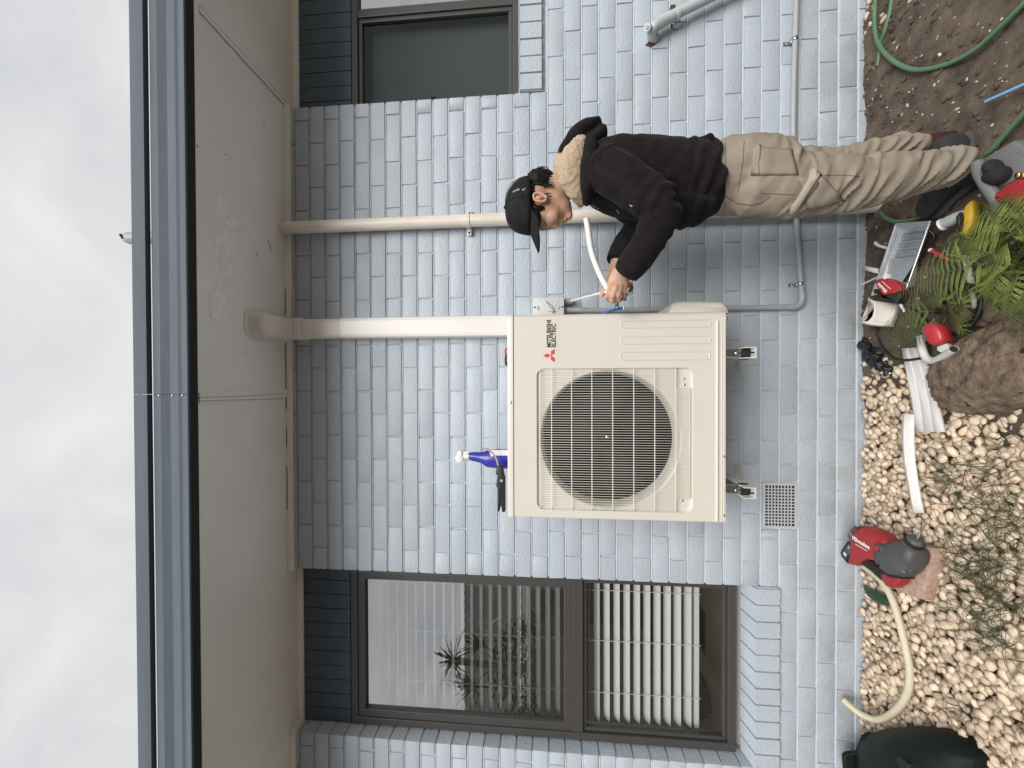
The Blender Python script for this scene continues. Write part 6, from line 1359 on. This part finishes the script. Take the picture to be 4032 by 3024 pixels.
drape('cargo_pocket', [(3140, 700), (3230, 690), (3330, 790), (3180, 826)], tb2, 'chino', trs, 0.010, 0.004)
drape('pocket_opening', [(3150, 770), (3222, 705), (3226, 722), (3140, 822)], tb2, 'chino_in', trs, 0.0135, 0.002, 6, 10)
drape('cargo_flap', [(3198, 664), (3234, 694), (3118, 838), (3094, 840)], tb2, 'chino_light', trs, 0.020, 0.003, 4, 14)
stroke('front_pocket_edge', [(2862, 775), (2900, 800), (2955, 808), (3005, 796), (3030, 775)], 0.0018, 'chino_in', trs, tb2, 0.0)
for nm, pl in (('seam', [(2856, 560), (2858, 640), (2857, 740), (2855, 826)]), ('seam', [(2930, 555), (2925, 640), (2905, 760)]), ('seam', [(2990, 760), (3060, 764), (3130, 768)]), ('seam', [(3240, 690), (3330, 690), (3384, 695), (3390, 740)])):
    stroke(nm, pl, 0.0012, 'chino_in', trs, tb2, 0.0)
st_ = [(2850 - 58, 0)]
# ---- hoodie
h_ = MB()
limb(h_, [(2290, 708, YH, 0.078, 0.092), (2335, 696, YH, 0.100, 0.140), (2400, 696, YH, 0.122, 0.168), (2480, 702, YH, 0.132, 0.172), (2580, 712, YH, 0.140, 0.168), (2670, 720, YH, 0.140, 0.168), (2720, 724, YH, 0.141, 0.170), (2752, 718, YH, 0.136, 0.166), (2772, 710, YH, 0.124, 0.156)], 28)
limb(h_, [(2365, 655, -0.630, 0.078, 0.066), (2450, 700, -0.670, 0.076, 0.066), (2540, 764, -0.690, 0.070, 0.063), (2608, 806, -0.700, 0.064, 0.060)], 20)
limb(h_, [(2622, 812, -0.700, 0.058, 0.056), (2594, 872, -0.685, 0.060, 0.055), (2548, 962, -0.645, 0.055, 0.053), (2500, 1030, -0.605, 0.052, 0.050), (2476, 1060, -0.580, 0.048, 0.046)], 20)
limb(h_, [(2380, 720, -0.390, 0.080, 0.070), (2480, 800, -0.360, 0.076, 0.066), (2560, 862, -0.345, 0.068, 0.062)], 18)
limb(h_, [(2570, 855, -0.345, 0.062, 0.060), (2500, 930, -0.375, 0.060, 0.056), (2450, 985, -0.410, 0.050, 0.048), (2430, 1018, -0.430, 0.042, 0.042)], 18)
# bunched hem folds and pouch pocket
ellp(h_, 2742, 606, YH, 0.034, 0.034, 0.125); ellp(h_, 2762, 700, YH, 0.026, 0.115, 0.170, -10, 24); ellp(h_, 2788, 770, YH, 0.024, 0.068, 0.160, -12, 24)
limb(h_, [(2650, 820, YH - 0.02, 0.046, 0.12), (2715, 840, YH - 0.02, 0.042, 0.12), (2775, 835, YH - 0.02, 0.026, 0.11)], 18)
hme = remesh(h_, 0.0065, 6, 0.5)
elb = P(2640, 825, -0.71)
def hfold(p, n_):
    d = 0.007 * fn((p.x, p.y, p.z * 0.7), 8, 21) + 0.004 * fn((p.x - p.z, p.y, p.z + p.x), 17, 5)
    r = (p - elb).length
    if r < 0.17: d += 0.006 * (1 - r / 0.17) * math.sin(r * 2 * math.pi / 0.035 + 3 * fn(p, 9, 2))
    if p.z < P(2700, 700, -0.6).z: d += 0.004 * math.sin((p.z + 0.4 * p.x) * 2 * math.pi / 0.05 + 3 * fn(p, 6, 4))
    return d
displace(hme, hfold)
hoo = meobj('hoodie', hme, 'hoodie_black', per); hb = bvh(hme)
mat('seam_dark', (0.006, 0.0055, 0.0055), rough=0.95)
for nm, pl in (('seam', [(2330, 640), (2335, 700), (2345, 760), (2372, 800), (2400, 830)]), ('seam', [(2345, 610), (2400, 575), (2440, 560)]), ('pocket_edge', [(2710, 800), (2725, 830), (2745, 800), (2780, 745)])): stroke(nm, pl, 0.0022, 'seam_dark', hoo, hb, 0.0)
mat('print_pale', (0.45, 0.45, 0.44), rough=0.8)
for pl in ([(2330, 808), (2337, 813)], [(2341, 811), (2347, 818)], [(2352, 817), (2358, 824)], [(2337, 824), (2342, 828), (2347, 829)], [(2428, 828), (2434, 834), (2438, 842)], [(2480, 808), (2487, 812), (2490, 811)]): stroke('chest_print', pl, 0.0017, 'print_pale', hoo, hb, 0.0)
# cuffs
for nm, pts in (('cuff', [(2483, 1050, -0.588, 0.050, 0.048), (2466, 1074, -0.572, 0.046, 0.044)]), ('cuff', [(2436, 1012, -0.428, 0.043, 0.042), (2426, 1030, -0.436, 0.039, 0.039)])):
    c0, c1 = P(*pts[0][:3]), P(*pts[1][:3]); d = (c1 - c0).normalized(); a = d.cross(YV).normalized(); b2 = a.cross(d)
    q = MB(); n = 26
    for c, k_ in ((c0 - d * 0.01, pts[0][3]), (c0, pts[0][3] + 0.002), (c1, pts[1][3]), (c1 + d * 0.001, pts[1][3] - 0.004), (c1 - d * 0.02, pts[1][3] - 0.007)):
        for j in range(n):
            t = 2 * math.pi * j / n; q.v.append(c + a * math.cos(t) * (k_ + 0.0012 * (j % 2)) + b2 * math.sin(t) * (k_ * 0.95 + 0.0012 * (j % 2)))
    q.f = [(i * n + j, i * n + (j + 1) % n, (i + 1) * n + (j + 1) % n, (i + 1) * n + j) for i in range(4) for j in range(n)]
    q.build(nm, 'hoodie_black', hoo, 180)
# hood: dark outer bag and fleece lining folded open round the neck
o_ = MB()
limb(o_, [(2215, 640, YH, 0.030, 0.105), (2262, 588, YH, 0.048, 0.125), (2312, 545, YH, 0.044, 0.115), (2352, 520, YH, 0.026, 0.09)], 22)
limb(o_, [(2300, 640, YH, 0.05, 0.14), (2345, 590, YH, 0.04, 0.12), (2368, 545, YH, 0.024, 0.09)], 20)
limb(o_, [(2310, 780, YH - 0.06, 0.022, 0.04), (2318, 720, YH - 0.125, 0.030, 0.035), (2318, 650, YH - 0.130, 0.032, 0.04), (2322, 590, YH - 0.105, 0.030, 0.05)], 16)
ome = remesh(o_, 0.006, 5); displace(ome, lambda p, n_: 0.005 * fn(p, 14, 3)); hood = meobj('hood', ome, 'hoodie_black', hoo)
s_ = MB()
limb(s_, [(2288, 790, YH - 0.045, 0.018, 0.035), (2268, 752, YH - 0.090, 0.034, 0.030), (2250, 705, YH - 0.112, 0.046, 0.030), (2244, 655, YH - 0.122, 0.048, 0.032), (2262, 605, YH - 0.118, 0.042, 0.034), (2290, 565, YH - 0.095, 0.030, 0.034)], 20)
limb(s_, [(2288, 790, YH + 0.045, 0.018, 0.035), (2262, 745, YH + 0.085, 0.034, 0.030), (2235, 690, YH + 0.105, 0.040, 0.030), (2215, 640, YH + 0.09, 0.035, 0.04)], 18)
limb(s_, [(2212, 660, YH - 0.08, 0.024, 0.04), (2206, 655, YH, 0.026, 0.06), (2212, 655, YH + 0.08, 0.024, 0.04)], 16)
sme = remesh(s_, 0.005, 4); displace(sme, lambda p, n_: 0.0032 * fn(p, 75, 1) + 0.0022 * fn(p, 140, 2) + 0.004 * fn(p, 22, 6)); meobj('fleece_lining', sme, 'sherpa', hoo)
# white undershirt edge at the waist
MB().ell(P(2792, 590, -0.545), Vector((0.018, 0, 0.004)), YV * 0.05, Vector((0, 0, 0.013)), 14, 8).build('undershirt', 'white_pvc', per, 180)
# ---- cap
cap = MB(); c0 = P(2093, 812, YH); n = 40; rows_ = []
Hc, Fb, Wd = P(1990, 812, YH).z - c0.z, 0.108, 0.089
for i in range(11):
    t = i / 10 * math.pi / 2; s_ = max(0.02, math.cos(t) ** 0.72); z = Hc * math.sin(t) ** 0.95
    for j in range(n):
        a = 2 * math.pi * j / n; k_ = 1.0
        sg = -1 if math.cos(a) < 0 else 1
        rows_.append(c0 + Vector((Fb * s_ * math.cos(a) + 0.006 * (z / Hc) * 0.0, Wd * s_ * math.sin(a), z * (1.0 - 0.10 * max(0, math.cos(a)) * math.cos(t)))))
cap.add(rows_, [(i * n + j, i * n + (j + 1) % n, (i + 1) * n + (j + 1) % n, (i + 1) * n + j) for i in range(10) for j in range(n)] + [tuple(10 * n + j for j in range(n))])
capo = cap.build('cap', 'cap_black', per, 180); capo.modifiers.new('s', 'SOLIDIFY').thickness = 0.003
tx = bpy.data.textures.new('cap_crease', 'CLOUDS'); tx.noise_scale = 0.05; dm = capo.modifiers.new('d', 'DISPLACE'); dm.texture = tx; dm.strength = 0.008; dm.mid_level = 0.5
MB().ell(c0 + Vector((0, 0, Hc + 0.002)), Vector((0.007, 0, 0)), YV * 0.007, Vector((0, 0, 0.005)), 10, 6).build('cap_button', 'cap_black', capo, 180)
q = MB(); vs_ = []; nu, nv = 10, 18
for i in range(nu + 1):
    for j in range(nv + 1):
        t = (j / nv) * 2 - 1; s_ = i / nu; ang = t * R_(68); bx = c0 + Vector((-Fb * 0.97 * math.cos(ang), Wd * 0.97 * math.sin(ang), 0.006))
        ln = 0.078 * (math.cos(ang * 0.95) ** 0.7); vs_.append(bx + Vector((-ln * s_ * 0.92, 0, -ln * s_ * 0.38 - 0.020 * abs(math.sin(ang)) ** 2 * (0.4 + 0.6 * s_))))
q.add(vs_, [(i * (nv + 1) + j, i * (nv + 1) + j + 1, (i + 1) * (nv + 1) + j + 1, (i + 1) * (nv + 1) + j) for i in range(nu) for j in range(nv)])
br = q.build('cap_brim', 'cap_black', capo, 180); br.modifiers.new('s', 'SOLIDIFY').thickness = 0.004
for k_ in range(6):
    a = R_(30 + 60 * k_); pts = [c0 + Vector((Fb * max(0.02, math.cos(t) ** 0.72) * math.cos(a) * 1.008, Wd * max(0.02, math.cos(t) ** 0.72) * math.sin(a) * 1.008, Hc * math.sin(t) ** 0.95)) for t in [math.pi / 2 * i / 12 for i in range(13)]]
    MB().tube(pts, 0.0012, 5).build('cap_seam', 'seam_dark', capo, 180)
mat('mark_grey', (0.22, 0.24, 0.28), rough=0.7)
a_, b2 = P(2020, 760, YH - 0.066), P(2045, 747, YH - 0.078); MB().obox((a_ + b2) / 2 + Vector((0, -0.004, 0)), (b2 - a_) / 2, Vector((0.003, 0, 0.002)), Vector((0, 0.002, 0))).build('cap_mark', 'mark_grey', capo)
a_, b2 = P(2056, 750, YH - 0.084), P(2069, 744, YH - 0.084); MB().obox((a_ + b2) / 2, (b2 - a_) / 2, Vector((0.003, 0, 0.001)), Vector((0, 0.002, 0))).build('cap_mark', 'mark_grey', capo)
# ---- hair
r_ = MB()
ellp(r_, 2120, 735, YH, 0.055, 0.058, 0.076); ellp(r_, 2145, 705, YH, 0.036, 0.030, 0.050); ellp(r_, 2100, 800, YH, 0.022, 0.085, 0.0815); ellp(r_, 2118, 818, YH - 0.064, 0.026, 0.012, 0.012); ellp(r_, 2112, 860, YH - 0.045, 0.018, 0.028, 0.025)
ellp(r_, 2163, 697, YH, 0.018, 0.018, 0.03)
rme = remesh(r_, 0.004, 3); displace(rme, lambda p, n_: 0.004 * fn((p.x * 1.0, p.y * 1.2, p.z * 0.35), 70, 4) + 0.003 * fn((p.x, p.y, p.z * 0.4), 130, 1)); hr = meobj('hair', rme, 'hair_black', per)
rnd = random.Random(4)
for i in range(16):
    Yk = YH - 0.05 + rnd.uniform(-0.012, 0.05); x0 = 2108 + rnd.uniform(-8, 14); e = rnd.uniform(0, 1)
    MB().tube(spline([P(x0, 708, Yk), P(x0 + 2 - 4 * e, 690 - 8 * e, Yk), P(x0 + 12 + 6 * e, 672 - 14 * e, Yk), P(x0 + 28 + 10 * e, 668 - 12 * e, Yk), P(x0 + 40 + 6 * e, 676 - 8 * e, Yk)], 5), [0.0026 * (1 - 0.85 * k_ / 20) for k_ in range(21)], 5).build('lock', 'hair_black', hr, 180)
for i in range(14):
    y0 = 735 + rnd.uniform(-40, 50); MB().tube(spline([P(2140, y0, YH - 0.065), P(2160 + rnd.uniform(0, 6), y0 - 3, YH - 0.066), P(2176 + rnd.uniform(-6, 8), y0 + rnd.uniform(-6, 4), YH - 0.062)], 4), [0.0022, 0.002, 0.0019, 0.0018, 0.0016, 0.0014, 0.0012, 0.0008, 0.0004], 5).build('lock', 'hair_black', hr, 180)
# ---- shoes and sock
for nm, he, to, lab in (('shoe', nh, nt_, 'dark grey canvas shoe pointing to the wall'), ('shoe', fh, ft_, 'black shoe with the heel towards the camera')):
    q = MB(); foot(q, he, to, 0.098, 0.098, 0.016); me = remesh(q, 0.006, 3); displace(me, lambda p, n_: 0.003 * fn(p, 26, 5)); so_ = meobj('shoe', me, 'shoe_dark', per); so_['label'] = lab
    q = MB(); foot(q, he - (to - he) * 0.02, to + (to - he) * 0.02, 0.106, 0.034, 0.0)
    q.build('sole', 'shoe_sole', so_, 60)
    d = (to - he).normalized(); s2 = Vector((-d.y, d.x, 0))
    for k_ in range(5):
        c = he.lerp(to, 0.46 + 0.055 * k_) + Vector((0, 0, 0.100 - 0.006 * k_)); MB().tube([c - s2 * 0.022, c + Vector((0, 0, 0.004)), c + s2 * 0.022], 0.0022, 6).build('lace', 'shoe_sole', so_, 180)
limb_q = MB(); limb(limb_q, [(3615, 575, -0.43, 0.037, 0.041), (3670, 573, -0.432, 0.039, 0.043), (3735, 566, -0.44, 0.041, 0.046)], 18); limb_q.build('sock', 'sock_maroon', per, 180)
limb_q = MB(); limb(limb_q, [(3740, 656, -0.555, 0.036, 0.040), (3790, 668, -0.548, 0.038, 0.042), (3825, 682, -0.54, 0.042, 0.046)], 18); limb_q.build('sock', 'shoe_dark', per, 180)
# ---- what the hands hold
pts = [P(x, y, Y) for x, y, Y in ((2308, 860, -0.53), (2317, 915, -0.53), (2328, 986, -0.53), (2350, 1051, -0.53), (2377, 1110, -0.53), (2402, 1146, -0.525), (2425, 1172, -0.51))]
t = thing('corrugated_conduit', 'white corrugated conduit curving up from the hands', 'conduit', pts[0])
pp = spline(pts, 9); MB().tube(pp, 0.0108, 14, caps=False, ribs=0.05, pitch=0.0055).build('sleeve', 'conduit_white', t, 180)
d = (pp[1] - pp[0]).normalized(); MB().loft([(pp[0] + d * 0.003, *[v * 0.009 for v in frame(d)]), (pp[0] + d * 0.004, *[v * 0.009 for v in frame(d)])], 12).build('bore', 'dark_void', t)
ca, cb_ = Vector((gx1_, -0.033, iz0 - 0.03)), P(2374, 1152, -0.475)
q = MB(); dvec = (cb_ - ca); e1 = dvec.cross(YV).normalized(); 
pw = spline([ca, ca.lerp(cb_, 0.5), cb_, P(2395, 1150, -0.52)], 5)
tag(MB().tube(pw, 0.0058, 10).build('white_cable', 'white_pvc', None, 180), 'flat white cable from the isolator switch into the hands', 'cable')
